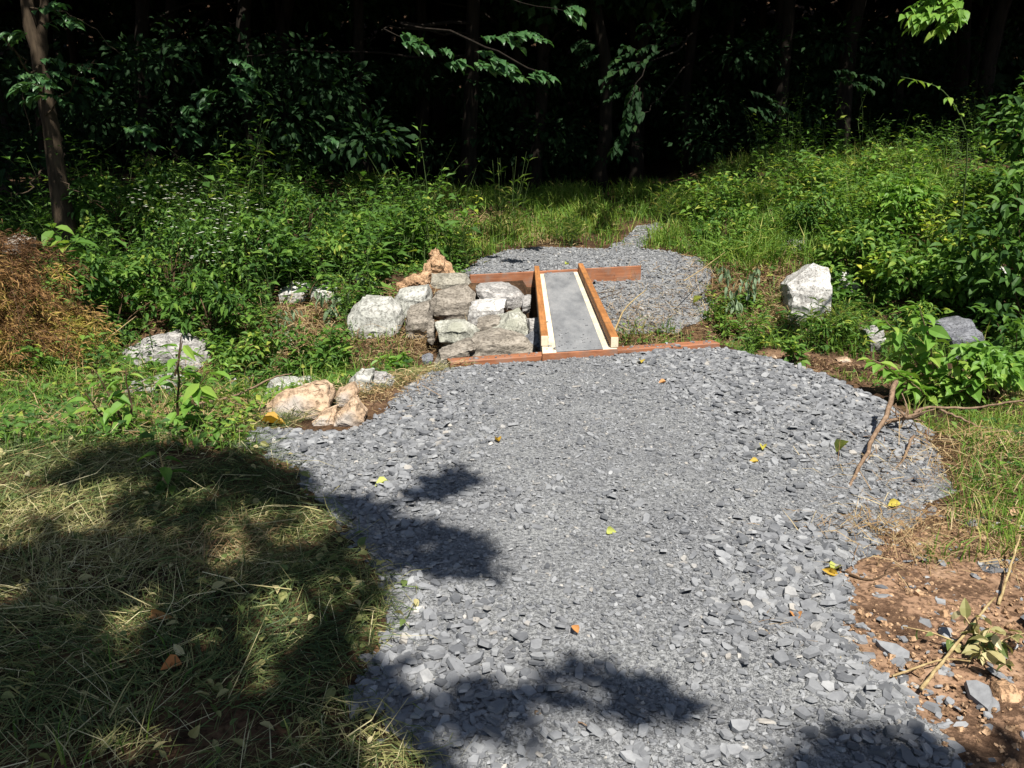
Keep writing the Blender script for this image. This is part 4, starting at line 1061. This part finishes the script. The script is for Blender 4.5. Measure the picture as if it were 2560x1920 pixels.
# brown dead cedar heap
rg = np.random.default_rng(90); mb = MB()
cb = on(D(20, 880, 7.2)[0], 7.2)
for k in range(240):
    ux = rg.uniform(-.85, .42); top = 1.10 * (1 - S(-.10, .68, ux)) + .10
    st = cb + np.array([ux, rg.normal(.05, .22), rg.uniform(.03, 1) * float(top)])
    az = rg.normal(.1, .9); d = np.array([math.cos(az) * .9, -abs(math.sin(az)) * .6, rg.normal(-.25, .25)])
    L = rg.uniform(.22, .5)
    pts = curve_pts([st, st + d * L * .5 + [0, 0, .04], st + d * L - [0, 0, .06]], 6)
    mb.add(*tube(pts, np.linspace(.006, .002, 6), 3), .5, 1)
    tone = np.clip(.78 - .75 * (st[2] - cb[2]) + rg.normal(0, .24), 0, 1)
    m = 150; t = rg.uniform(.1, 1, m) * 4.99; i = t.astype(int); p = pts[i] * (1 - t + i)[:, None] + pts[i + 1] * (t - i)[:, None]
    dd = unit(d) + rg.normal(0, .6, (m, 3))
    leaves(mb, p + rg.normal(0, .035, (m, 3)), dd, rg.normal(0, 1, (m, 3)), rg.uniform(.03, .10, m), .10, np.clip(tone + rg.normal(0, .15, m), 0, 1), LEAF_FLAT)
plant('cedar_heap', 'heap of dead rusty brown cedar branches at the left frame edge', 'brush heap', mb, cb, [M['cedar'], M['twig_dark']])
rock('boulder', 'grey rock peeking out behind the top of the cedar heap', [(14, 596), (40, 584), (78, 594), (76, 622), (14, 622)], 7.75, M['r_brown'], .2, 'boulder', None, 130)

# ================================================================= TREES
def limb_tree(name, label, base, trunk_pts, r0, limbs, sprays, seed, leafmat, leaf=.13, ratio=.55, extra=None, group=None):
    rg = np.random.default_rng(seed)
    root = empty(name, tuple(base)); tag(root, label, 'tree', group); b0 = np.array(base)
    mb = MB()
    for k, tp in enumerate(trunk_pts):
        pts = curve_pts(np.array(tp) - b0, 14, .012, seed + k); rr = np.linspace(r0 * (1 if k == 0 else .6), r0 * (.5 if k == 0 else .3), 14)
        if k == 0: rr[0] *= 1.5; rr[1] *= 1.15
        mb.add(*tube(pts, rr, 9))
    link('trunk', mb.mesh('trunk', M['shaded_forest_bark' if name == 'overhanging_tree' else 'bark'], True), root, (0, 0, 0))  # overhanging trees take the bark with shade in its colour
    mb = MB(); lb = MB()
    for (ctrl, r) in limbs:
        pts = curve_pts(np.array(ctrl) - b0, 14, .02, seed + 31); mb.add(*tube(pts, np.linspace(r, r * .25, 14), 5))
    for (c, sx, sz, n, d0) in sprays:
        c = np.array(c) - b0; d0 = unit(np.array(d0, float)); side = unit(np.cross(d0, [0, 0, 1.]))
        for tw in range(max(3, int(n * 1.8) // 12)):
            st = c + d0 * sx * rg.uniform(-1, .3) + side * rg.normal(0, .25) * sx + np.array([0, 0, rg.normal(0, .5) * sz])
            en = st + d0 * sx * rg.uniform(.5, 1.0) + side * rg.normal(0, .3) * sx + np.array([0, 0, rg.normal(-.15, .2) * sz])
            pts = curve_pts([st, (st + en) / 2 + [0, 0, .04], en], 6)
            mb.add(*tube(pts, np.linspace(.006, .002, 6), 3))
            m = 12; t = np.linspace(.1, 1, m) * 4.99; i = t.astype(int); p = pts[i] * (1 - t + i)[:, None] + pts[i + 1] * (t - i)[:, None]
            sg = np.where(np.arange(m) % 2 == 0, 1, -1)[:, None]
            dd = d0 * .6 + side * sg * .9 + rg.normal(0, .25, (m, 3)) - [0, 0, .35]
            nr = np.array([0, -.25, 1.]) + rg.normal(0, .25, (m, 3))
            leaves(lb, p, dd, nr, leaf * rg.uniform(.7, 1.25, m), ratio, np.clip(rg.normal(.5, .2, m), 0, 1), LEAF_HI)
    if extra: extra(lb, b0, rg)
    if mb.n: link('branches', mb.mesh('branches', M['shaded_forest_bark' if name == 'overhanging_tree' else 'bark']), root, (0, 0, 0))
    if lb.n: tag(link('crown', lb.mesh('crown', leafmat), root, (0, 0, 0)), kind='stuff')
    return root
def shade_canopy(cs, n, size, ratio=.6, tone=(.45, .2)):  # leaf masses added above the view to cast shade
    def f(lb, b0, rg):
        for c, rad in cs:
            m = int(n * rad[0] * rad[1])
            c = np.array(c) - b0; d = rand_dirs(m, 0, rg)
            P = c + d * np.array(rad) * (rg.uniform(0.1, 1, m) ** .45)[:, None]
            leaves(lb, P, rg.normal(0, 1, (m, 3)) - [0, 0, .3], np.array([0, 0, 1.]) + rg.normal(0, .45, (m, 3)), size * rg.uniform(.6, 1.2, m), ratio, np.clip(rg.normal(*tone, m), 0, 1), LEAF_LO)
    return f
# forked tree at the left
b = on(D(150, 470, 11.8)[0], 11.8)
y = 11.8
limb_tree('forked_tree', 'forked tree with a brown trunk and thin bare lower branches at the left frame edge', b,
    [[b, D(135, 380, y), D(115, 250, y), D(100, 150, y), D(70, 20, y), D(50, -150, y), D(20, -500, y)], [D(105, 170, y), D(108, 60, y), D(112, -60, y), D(150, -500, y)]], .115,
    [([D(115, 250, y), D(70, 180, y - 1), D(0, 80, y - 1.6)], .02), ([D(112, 420, y), D(60, 480, y - 1), D(5, 495, y - 1.3)], .012), ([D(150, 430, y), D(170, 470, y - .5), D(250, 500, y - .8)], .01), ([D(105, 160, y), D(60, 220, y - 1.2), D(70, 330, y - 1.5)], .012), ([D(110, 300, y), D(180, 210, y - .5), D(230, 140, y - .6)], .012), ([D(110, 240, y), D(40, 130, y - 1), D(0, 90, y - 1.2)], .012),
     ([D(70, 20, y), D(180, 40, y - .6), D(300, 130, y - .7)], .012)],
    [(D(70, 165, y - 1.4), .25, .15, 26, (1, 0, -.1)), (D(60, 230, y - 1.8), .25, .12, 22, (-1, 0, 0)), (D(150, 30, y - .8), .35, .2, 40, (1, -.3, 0)), (D(120, 205, y - .7), .3, .2, 30, (1, 0, -.2)), (D(180, 190, y - .3), .4, .3, 44, (1, 0, 0)), (D(30, 90, y - 1.5), .2, .1, 8, (-1, 0, 0))],
    201, M['leaf_spray'], .12, .55, shade_canopy([((-5.6, 9.9, 6.6), (2.6, 1.9, 1.5)), ((-7.5, 9.0, 6.4), (2.4, 2.2, 1.6)), ((-3.6, 10.4, 7.0), (2.0, 1.5, 1.3)), ((-6.5, 12.2, 7.2), (3.0, 2.0, 1.6)), ((-4.6, 8.4, 7.2), (1.5, .9, 1.0)), ((-2.4, 9.0, 7.6), (1.2, .7, .8)), ((-6.6, 7.8, 6.8), (1.6, 1.0, 1.0)), ((-4.4, 11.6, 7.6), (2.2, 1.2, 1.2)), ((-5.2, 6.9, 7.0), (1.0, .6, .7))], 260, .2))  # high unseen leaf clumps added to keep the left bank dark
# limb reaching over the far bank
b = on(-.9, 18.2)
limb_tree('overhanging_tree', 'dark tree whose leafy limb hangs over the middle of the far bank', b,
    [[b, b + [.1, -.1, 2], b + [.2, -.3, 5], b + [.1, -.2, 9]]], .17,
    [([b + [.15, -.2, 3.2], D(1000, 60, 15), D(1150, 90, 12.6), D(1280, 150, 11.6), D(1380, 195, 11.2)], .03), ([b + [.1, -.2, 3.0], D(960, 70, 14), D(1060, 110, 12.4)], .02), ([b + [.15, -.2, 4.0], D(1200, -20, 14), D(1420, 30, 12)], .02), ([b + [.1, -.2, 2.6], D(700, 130, 14.5), D(600, 190, 13)], .02)],
    [(D(1240, 165, 11.6), .33, .12, 46, (1, -.2, -.15)), (D(1330, 190, 11.2), .25, .06, 26, (1, -.2, -.1)), (D(1045, 105, 12.4), .28, .12, 30, (1, -.2, -.2)), (D(1130, 145, 12.2), .2, .1, 12, (1, -.2, -.2)), (D(1410, 28, 12), .2, .1, 14, (1, -.2, -.2)), (D(590, 180, 13), .4, .25, 40, (1, -.3, -.2)), (D(540, 230, 13.2), .3, .2, 24, (-1, -.3, -.2)), (D(1300, 100, 13), .5, .2, 30, (1, -.2, -.1)), (D(1180, 110, 12.8), .35, .15, 26, (1, -.2, -.2)), (D(470, 300, 13.4), .4, .25, 30, (1, -.3, -.2)), (D(330, 330, 13), .4, .2, 30, (1, -.3, 0)), (D(820, 330, 14), .3, .2, 14, (1, -.3, -.2))],
    202, M['leaf_spray'], .15, .58, shade_canopy([((-2.2, 12.4, 7.4), (2.2, 1.5, 1.4)), ((.3, 13.2, 7.8), (2.4, 1.6, 1.4)), ((-1.2, 15.0, 8.0), (3, 2.2, 1.8)), ((1.8, 15.3, 7.6), (2.4, 2.0, 1.6)), ((-4.2, 14.2, 7.4), (2.4, 2.0, 1.6)), ((-.5, 14.2, 6.6), (3.2, 1.6, 1.2))], 300, .22))  # leaf clumps overhead, added out of view to shade the woods' edge
b = on(3.9, 20.3)
limb_tree('overhanging_tree', 'dim tree with drooping leafy twigs right of the reed-like grass', b,
    [[b, b + [-.1, 0, 2], b + [.1, .1, 5], b + [0, .2, 9]]], .13,
    [([b + [0, 0, 3.0], D(1700, 120, 16), D(1620, 160, 14.5), D(1570, 260, 14)], .02), ([b + [0, 0, 2.4], D(1650, 240, 16), D(1600, 300, 14.5)], .02)],
    [(D(1590, 150, 14.5), .5, .3, 50, (-1, -.2, -.3)), (D(1580, 270, 14.3), .35, .35, 50, (-.4, -.2, -.8)), (D(1530, 215, 14.6), .3, .2, 20, (-1, -.2, -.3)), (D(1660, 60, 15.5), .6, .3, 40, (-1, -.2, 0)), (D(2130, 190, 15.5), .4, .2, 36, (1, -.2, -.2)), (D(1560, 330, 14.6), .35, .2, 36, (-.6, -.2, -.6)), (D(1490, 120, 15), .4, .2, 30, (-1, -.2, -.2)), (D(1900, 260, 15.5), .5, .3, 30, (1, -.2, -.3))],
    203, M['leaf_shaded'], .15, .55, shade_canopy([((3.2, 13.4, 7.8), (2.2, 1.5, 1.4)), ((5.4, 13.6, 8.0), (2.2, 1.6, 1.5)), ((4.4, 15.6, 7.8), (2.8, 2.2, 1.8)), ((7.6, 14.4, 8.2), (2.4, 2.2, 1.8)), ((3.2, 14.6, 6.8), (2.6, 1.6, 1.2))], 300, .22))  # unseen overhead clumps added to shade the woods at right
b = on(8.8, 9.5)
limb_tree('overhanging_tree', 'tree outside at right whose bright leafy bough tip hangs at the top right', b,
    [[b, b + [-.1, 0, 2], b + [-.3, .1, 4.5], b + [-.2, .2, 8]]], .15,
    [([b + [-.15, 0, 3.2], D(2620, -120, 9.2), D(2420, -30, 8.8), D(2330, 30, 8.6)], .03)],
    [(D(2360, 15, 8.7), .3, .16, 60, (-1, -.2, -.2)), (D(2330, 40, 8.6), .22, .1, 36, (-1, -.1, -.3)), (D(2390, 50, 8.6), .2, .12, 24, (-.6, -.3, -.6)), (D(2350, -40, 8.8), .35, .2, 40, (-1, -.2, -.1))],
    204, M['leaf_light'], .125, .5)
# woodland: trunks and crowns sharing three builds
def forest_proto(k):
    rg = np.random.default_rng(300 + k); root = empty('forest_tree')
    mb = MB()
    pts = curve_pts([[0, 0, -.3], [rg.normal(0, .1), rg.normal(0, .1), 2.5], [rg.normal(0, .3), rg.normal(0, .3), 6], [rg.normal(0, .4), rg.normal(0, .4), 10.5]], 12, .03, k)
    rr = np.linspace(.17, .06, 12); rr[0] *= 1.5
    mb.add(*tube(pts, rr, 8))
    for j in range(7):
        i = int(rg.integers(4, 11)); az = rg.uniform(0, 6.28); L = rg.uniform(1.2, 2.4)
        mb.add(*tube(curve_pts([pts[i], pts[i] + [math.cos(az) * L * .5, math.sin(az) * L * .5, .5], pts[i] + [math.cos(az) * L, math.sin(az) * L, .6]], 6), np.linspace(.05, .015, 6), 4))
    link('trunk', mb.mesh('trunk', M['shaded_forest_bark'], True), root, (0, 0, 0))
    lb = MB()
    for q in range(16):
        c = np.array([rg.normal(0, 1.25), rg.normal(0, 1.25), rg.uniform(4.2, 10.5)]); m = 230
        d = rand_dirs(m, 0, rg); P = c + d * np.array([1.25, 1.25, .6]) * (rg.uniform(.1, 1, m) ** .45)[:, None]
        leaves(lb, P, rg.normal(0, 1, (m, 3)) - [0, 0, .3], np.array([0, 0, 1.]) + rg.normal(0, .45, (m, 3)), .30 * rg.uniform(.6, 1.2, m), .62, np.clip(rg.normal(.45, .2, m), 0, 1), LEAF_LO)
    tag(link('crown', lb.mesh('crown', M['leaf_shaded']), root, (0, 0, 0)), kind='stuff')
    return root
fp = [forest_proto(k) for k in range(3)]
spots = []
rg = np.random.default_rng(5)
for y, x0, x1, st in ((18.6, -11, 15, 2.5), (20.2, -12, 17, 2.5), (21.8, -13, 18, 2.6), (24.2, -14, 20, 2.8), (27, -15, 21, 3.0)):
    x = x0 + rg.uniform(0, 1)
    while x < x1:
        spots.append((x + rg.normal(0, .4), y + rg.normal(0, .4))); x += st
for x, y in ((-7.2, 14.2), (-9.0, 12.0), (-9.5, 9.6), (10.6, 15.6), (12.5, 13.6)): spots.append((x, y))
for k, (x, y) in enumerate(spots):
    o = fp[k] if k < 3 else copy_tree(fp[k % 3])
    o.location = on(x, y); s = rg.uniform(.85, 1.15); o.scale = (s, s, s); o.rotation_euler = (0, 0, rg.uniform(0, 6.28))
    tag(o, 'tall woodland tree with trunk and leaves coloured dark for the black shade of the woods', 'tree', 'trees of the dark woods')
# far woods and low understorey as masses
rg = np.random.default_rng(9)
lb = MB(); m = 60000
P = np.column_stack([rg.uniform(-24, 26, m), rg.uniform(24, 33, m), rg.uniform(0, 15, m)]); P[:, 2] += zf(P[:, 0], P[:, 1])
leaves(lb, P, rg.normal(0, 1, (m, 3)), rg.normal(0, 1, (m, 3)) + [0, -.3, .6], rg.uniform(.3, .6, m), .65, rg.uniform(0, .6, m), LEAF_FLAT)
tag(lb.build('far_woods', M['leaf_shaded']), 'deep far woods behind the trees', 'woods', kind='stuff')
lb = MB()
for k in range(170):
    x, y = rg.uniform(-9, 11), rg.uniform(18.2, 23); h = rg.uniform(.4, 2.6)
    c = on(x, y, h); n = 130; d = rand_dirs(n, 0, rg)
    leaves(lb, c + d * np.array([.8, .7, .45]) * rg.uniform(.2, 1, (n, 1)), d - [0, .1, .4], np.array([0, 0, 1.]) + rg.normal(0, .4, (n, 3)), .16 * rg.uniform(.6, 1.2, n), .55, np.clip(rg.normal(.4, .2, n), 0, 1), LEAF_LO)
for k in range(46):
    x, y = rg.uniform(-9.5, -2.0), rg.uniform(13.2, 17.5); h = rg.uniform(.6, 2.7)
    c = on(x, y, h); n = 110; d = rand_dirs(n, 0, rg)
    leaves(lb, c + d * np.array([.7, .6, .4]) * rg.uniform(.2, 1, (n, 1)), d - [0, .1, .4], np.array([0, -.2, 1.]) + rg.normal(0, .4, (n, 3)), .15 * rg.uniform(.6, 1.2, n), .55, np.clip(rg.normal(.4, .25, n), 0, 1), LEAF_HI)
tag(lb.build('understorey', M['leaf_shaded']), 'leafy understorey coloured dim for the shade of the woods', 'undergrowth', kind='stuff')

# ---- tree standing behind the photographer on the right, whose crown shades the left foreground
shade = [[(-500, 1330), (60, 1330), (130, 1180), (300, 1130), (430, 1110), (600, 1150), (760, 1190), (770, 1250), (860, 1235), (1000, 1275), (960, 1310), (880, 1330), (900, 1450), (880, 1560), (850, 1640), (860, 1800), (920, 1990), (400, 2100), (-500, 2100)],
         [(830, 1290), (1010, 1225), (1170, 1180), (1200, 1215), (1100, 1260), (940, 1330)],
         [(870, 1340), (1040, 1320), (1210, 1370), (1245, 1460), (1160, 1490), (900, 1480)],
         [(860, 1690), (1050, 1660), (1250, 1740), (1420, 1680), (1640, 1720), (1760, 1790), (1700, 1830), (1420, 1790), (1260, 1850), (1080, 1840), (900, 1830)],
         [(1960, 1900), (2100, 1830), (2300, 1880), (2560, 1850), (2700, 2000), (1900, 2000)]]
holes = [(190, 1275, 140, 62), (620, 1300, 105, 38), (570, 1390, 60, 70), (330, 1860, 90, 40), (960, 1880, 80, 70), (780, 1290, 60, 25), (790, 1520, 90, 45), (350, 1640, 60, 28), (120, 1720, 50, 30), (520, 1600, 40, 22), (700, 1860, 60, 30), (480, 1260, 40, 16), (80, 1180, 70, 25), (450, 1480, 40, 18), (1080, 1600, 100, 40), (200, 1560, 40, 22), (640, 1760, 45, 20)]
rg = np.random.default_rng(12)
m = 60000
Pg = np.column_stack([rg.uniform(-3.6, 2.2, m), rg.uniform(1.2, 5.6, m), np.zeros(m)])
px = to_px(Pg)
ins = np.zeros(m, bool)
for poly in shade: ins |= inside(px, np.array(poly, float))
for (hx, hy, rx, ry) in holes: ins &= (((px[:, 0] - hx) / rx) ** 2 + ((px[:, 1] - hy) / ry) ** 2) > rg.uniform(.6, 1.1, m)
ins &= fbm(Pg[:, 0] * 3.6, Pg[:, 1] * 3.6, 3) < rg.uniform(.50, .64, m)
ins &= (px[:, 0] > -400)
Pg = Pg[ins]
H = rg.uniform(5.4, 8.2, len(Pg))
PL = Pg + SUNV[None] * (H / SUNV[2])[:, None]
k = rg.random(len(PL)) < min(1, 6000 / len(PL)); PL = PL[k]
def shade_extra(lb, b0, rg2):
    n = len(PL)
    leaves(lb, PL - b0, rg2.normal(0, 1, (n, 3)) - [0, 0, .3], SUNV + rg2.normal(0, .35, (n, 3)), .12 * rg2.uniform(.7, 1.3, n), .6, rg2.uniform(.2, .8, n), LEAF_LO)
b = on(3.2, -5.5)
ctr = PL.mean(0)
tips = PL[rg.integers(0, len(PL), 16)]
fork = np.array([2.4, -4.0, 4.6])
limb_tree('shade_tree', 'leafy tree right behind the viewpoint that throws the dappled shade on the hay', b, [[b, b + [-.3, .5, 2.2], fork, np.array([1.6, -2.4, 6.4])]], .2,
          [([fork + [0, 0, rg.uniform(-.4, .6)], (fork + t) / 2 + [0, 0, .5], t], .035) for t in tips], [], 401, M['leaf_mid'], .12, .6, shade_extra)

# ================================================================= STICKS AND FALLEN LEAVES
def stick(name, label, ctrl, r, mat, seed=0, cat='stick', twigs=(), lift=.015, group=None):
    C = []
    for c in ctrl:
        p = T(c[0], c[1]); C.append(p + [0, 0, (c[2] if len(c) > 2 else 0) + lift])
    C = np.array(C); b = C[0].copy()
    mb = MB(); n = max(8, len(C) * 5); pts = curve_pts(C - b, n, r * .18, seed); mb.add(*tube(pts, np.linspace(r, r * .6, n) * (1 + .12 * np.sin(np.arange(n) * 2.1)), 7))
    for (i, dx, dy, dz) in twigs:
        p = pts[int(i * (n - 1))]; mb.add(*tube(curve_pts([p, p + np.array([dx, dy, dz]) * .5 + [0, 0, .01], p + np.array([dx, dy, dz])], 5), np.linspace(r * .5, r * .2, 5), 5))
    o = link(name, mb.mesh(name, mat, True), None, tuple(b))
    return tag(o, label, cat, group)
def stickD(name, label, ctrl, r, mat, seed=0, cat='stick', group=None):
    C = np.array([D(*c) for c in ctrl]); b = C[0].copy(); n = max(8, len(C) * 4)
    mb = MB(); mb.add(*tube(curve_pts(C - b, n, r * .3, seed), np.linspace(r, r * .5, n), 6))
    return tag(link(name, mb.mesh(name, mat, True), None, tuple(b)), label, cat, group)
stickD('branch', 'thick bare branch slanting over the right edge of the gravel', [(2240, 955, 5.12), (2215, 1040, 4.76), (2165, 1130, 4.45), (2120, 1222, 4.08)], .017, M['twig'], 1, 'branch')
stickD('branch', 'thinner branch beside the thick slanting one', [(2285, 1090, 4.72), (2250, 1160, 4.42), (2190, 1205, 4.15)], .009, M['twig'], 2, 'branch')
rt = T(2255, 1085) + np.array([0, 0, .10]); mb = MB(); rg = np.random.default_rng(71)
for k in range(16):
    d = rand_dirs(1, .2, rg)[0] * [1, 1, .8] * rg.uniform(.08, .2); mb.add(*tube(curve_pts([[0, 0, 0], d * .5 + rg.normal(0, .02, 3), d], 6), np.linspace(.014 if k < 5 else .006, .003, 6), 5))
tag(link('root_clump', mb.mesh('root_clump', M['twig'], True), None, tuple(rt)), 'torn clump of brown roots behind the thick slanting branch', 'roots')
stickD('branch', 'long reddish branch lying across the right verge to the frame edge', [(2285, 1032, 5.35), (2320, 1018, 5.4), (2420, 1022, 5.35), (2500, 1010, 5.3), (2640, 990, 5.2)], .011, M['twig'], 3, 'branch')
stickD('stick', 'crooked twig below the long reddish branch', [(2350, 1024, 5.3), (2400, 1045, 5.2), (2460, 1068, 5.1), (2600, 1090, 5.0)], .009, M['twig'], 4)
stick('stick', 'forked brown twig on the shaded chips at the bottom of the path', [(1530, 1745), (1440, 1810), (1370, 1860), (1290, 1915)], .007, M['twig'], 5, twigs=((.4, .05, -.06, .02),))
stick('stick', 'pale twig in the tree shadow left of the brown pebble', [(1190, 1700), (1140, 1745), (1100, 1782)], .005, M['stalk'], 6)
stick('stick', 'long dark stalk along the hay edge at the bottom', [(1055, 1640), (985, 1720), (960, 1790), (900, 1850)], .007, M['twig_dark'], 7)
stick('stick', 'dark twig on the straw wisp at the right of the gravel', [(1885, 1592), (1960, 1608), (2060, 1626)], .005, M['twig_dark'], 8)
stick('stick', 'thin grey stem pointing at the thick branch on the right of the gravel', [(2064, 1402), (2085, 1345), (2130, 1318), (2170, 1310)], .004, M['stalk'], 9)
stick('stick', 'dark forked twig where gravel meets the clay', [(2090, 1430), (2170, 1458), (2225, 1440)], .006, M['twig_dark'], 10, twigs=((.9, .04, .04, .03),))
stick('stick', 'tan stick across the clay at lower right', [(2300, 1740, .01), (2380, 1660, .05), (2475, 1565, .10)], .0065, M['stalk'], 11)
stick('stick', 'thin straw coloured stick below the tan one on the clay', [(2230, 1700), (2350, 1680, .03), (2420, 1690, .04)], .004, M['stalk'], 12)
stick('stick', 'upright stake-like stick at the right clay edge', [(2495, 1520), (2520, 1450, .04), (2540, 1400, .10)], .006, M['stalk'], 13)
stickD('stick', 'reddish stem reaching from the cut stalks to the tan rocks', [(480, 1015, 5.6), (600, 985, 5.7), (680, 945, 6.0), (730, 935, 6.2)], .009, M['twig'], 14)
stickD('stick', 'brown stem lying under the reddish one at left', [(440, 990, 5.8), (560, 1000, 5.7), (640, 1030, 5.5), (690, 1050, 5.4)], .006, M['twig'], 15)
stickD('stick', 'pale stalk in the weeds pointing at the wide ditch slab', [(110, 930, 7.0), (220, 880, 7.4), (340, 790, 8.2)], .008, M['stalk'], 16)
stickD('stick', 'green bent stem before the largest tan rock', [(575, 1070, 5.3), (600, 1045, 5.3), (662, 1028, 5.3), (735, 1060, 5.0)], .004, M['stem'], 17)
stickD('stick', 'dark upright stem in the left weeds', [(437, 940, 6.4), (445, 900, 6.4), (453, 838, 6.4)], .008, M['twig_dark'], 18)
stickD('stick', 'stick leaning on the right rail from the brush', [(1536, 828, 8.6), (1565, 768, 9.4), (1618, 722, 10.3)], .011, M['stalk'], 19)
stickD('stick', 'upper twig on the gravel below the far board', [(1488, 733, 10.6), (1530, 728, 10.6), (1568, 718, 10.7)], .006, M['twig_dark'], 20)
stickD('stick', 'lower twig on the gravel below the far board', [(1492, 750, 10.2), (1530, 738, 10.4), (1565, 727, 10.5)], .006, M['twig_dark'], 21)
stickD('stick', 'long pale twig at the right edge of the far gravel', [(1710, 702, 10.9), (1760, 670, 11.6), (1812, 630, 12.4)], .007, M['stalk'], 22)
stick('stick', 'straw stem lying on the middle of the gravel', [(1250, 1275), (1290, 1268), (1312, 1264)], .003, M['stalk'], 23)
stick('stick', 'thin stem on the gravel near the yellow leaf bud', [(1440, 1372), (1480, 1360), (1505, 1350)], .003, M['stalk'], 24)

def fallen(name, label, px, py, L, ratio, mat, seed, lift=.012, curl=.75, upr=0.0):
    rg = np.random.default_rng(seed); p = T(px, py); mb = MB()
    TV = LEAF_HI[0].copy(); TV[:, 2] += curl * (np.abs(TV[:, 0]) ** 1.3) + curl * .6 * (TV[:, 1] - .5) ** 2
    d = np.array([[math.cos(seed * 1.9), math.sin(seed * 1.9), upr]])
    leaves(mb, np.zeros((1, 3)), d, np.array([[rg.normal(0, .25), rg.normal(0, .25) - .8 * (upr > 0), 1]]), L, ratio, rg.uniform(.2, .9, 1), (TV, LEAF_HI[1]))
    o = link(name, mb.mesh(name, mat, True), None, tuple(p + [0, 0, lift + .02]))
    return tag(o, label, 'leaf')
for k, (lab, px, py, L, ra, mt, upr) in enumerate([
    ('bright yellow leaf below the largest tan rock', 655, 1070, .15, .5, 'dead', 0.0),
    ('curled yellow leaf alone on the upper middle of the gravel', 1248, 1120, .07, .5, 'dead', 0),
    ('pale yellow crumpled leaf above the tree shadow', 972, 1222, .08, .6, 'limeleaf', 0),
    ('small yellow bud leaf in the middle of the path', 1517, 1345, .045, .8, 'limeleaf', 0.2),
    ('brown yellow curled leaf on the right side of the gravel', 1905, 1142, .075, .55, 'dead', .2),
    ('small golden leaf just below the brown yellow curled one', 1895, 1170, .055, .6, 'dead', 0),
    ('upright lime green leaf left of the thick branch', 2090, 1150, .13, .4, 'limeleaf', 1.4),
    ('pale green leaf near the gravel edge at right', 2076, 1448, .07, .6, 'limeleaf', 0),
    ('orange curled leaf touching the pale green one', 2094, 1458, .065, .45, 'dead', .2),
    ('orange leaf on the straw wisp at the lower right', 1986, 1558, .055, .8, 'orange', .2),
    ('yellow folded leaf near the straw at the right edge', 2216, 1282, .07, .6, 'dead', .2),
    ('tan leaf tip in the sunlit chips near the bottom', 1445, 1606, .045, .6, 'orange', .3),
    ('reddish leaf in the shaded hay', 455, 1682, .07, .75, 'orange', .2),
    ('long brown leaf in the shaded hay', 385, 1555, .10, .35, 'orange', .1),
    ('yellow leaf on the chips below the near timber', 1602, 920, .08, .6, 'dead', .2),
    ('tiny orange leaf on the chips below the near timber', 1665, 968, .06, .7, 'orange', 0),
    ('yellow green leaf sticking out beside the gravel slope right of the bridge', 1738, 765, .16, .6, 'limeleaf', 1.0),
    ('small yellow leaf on the far gravel', 1412, 668, .09, .6, 'limeleaf', 0)]):
    fallen('fallen_leaf', lab, px, py, L, ra, M[mt], k, upr=upr)
# cut brush with dying leaves at the lower right
b = T(2450, 1640); mb = MB(); rg = np.random.default_rng(61)
for k in range(9):
    d = np.array([rg.normal(.1, .22), rg.normal(.05, .22), rg.uniform(.03, .16)]); pts = curve_pts([b, b + d * .5 + [0, 0, .02], b + d], 6)
    mb.add(*tube(pts, np.linspace(.005, .002, 6), 4), .5, 1); m = 9; i = rg.integers(1, 6, m)
    leaves(mb, pts[i], rg.normal(0, 1, (m, 3)) - [0, 0, .4], np.array([0, 0, 1.]) + rg.normal(0, .5, (m, 3)), rg.uniform(.03, .075, m), .5, np.clip(rg.normal(.45, .3, m), 0, 1), LEAF_HI)
plant('cut_brush', 'cut brush with limp dying leaves on the clay at lower right', 'brush', mb, b, [M['hay'], M['stalk']])
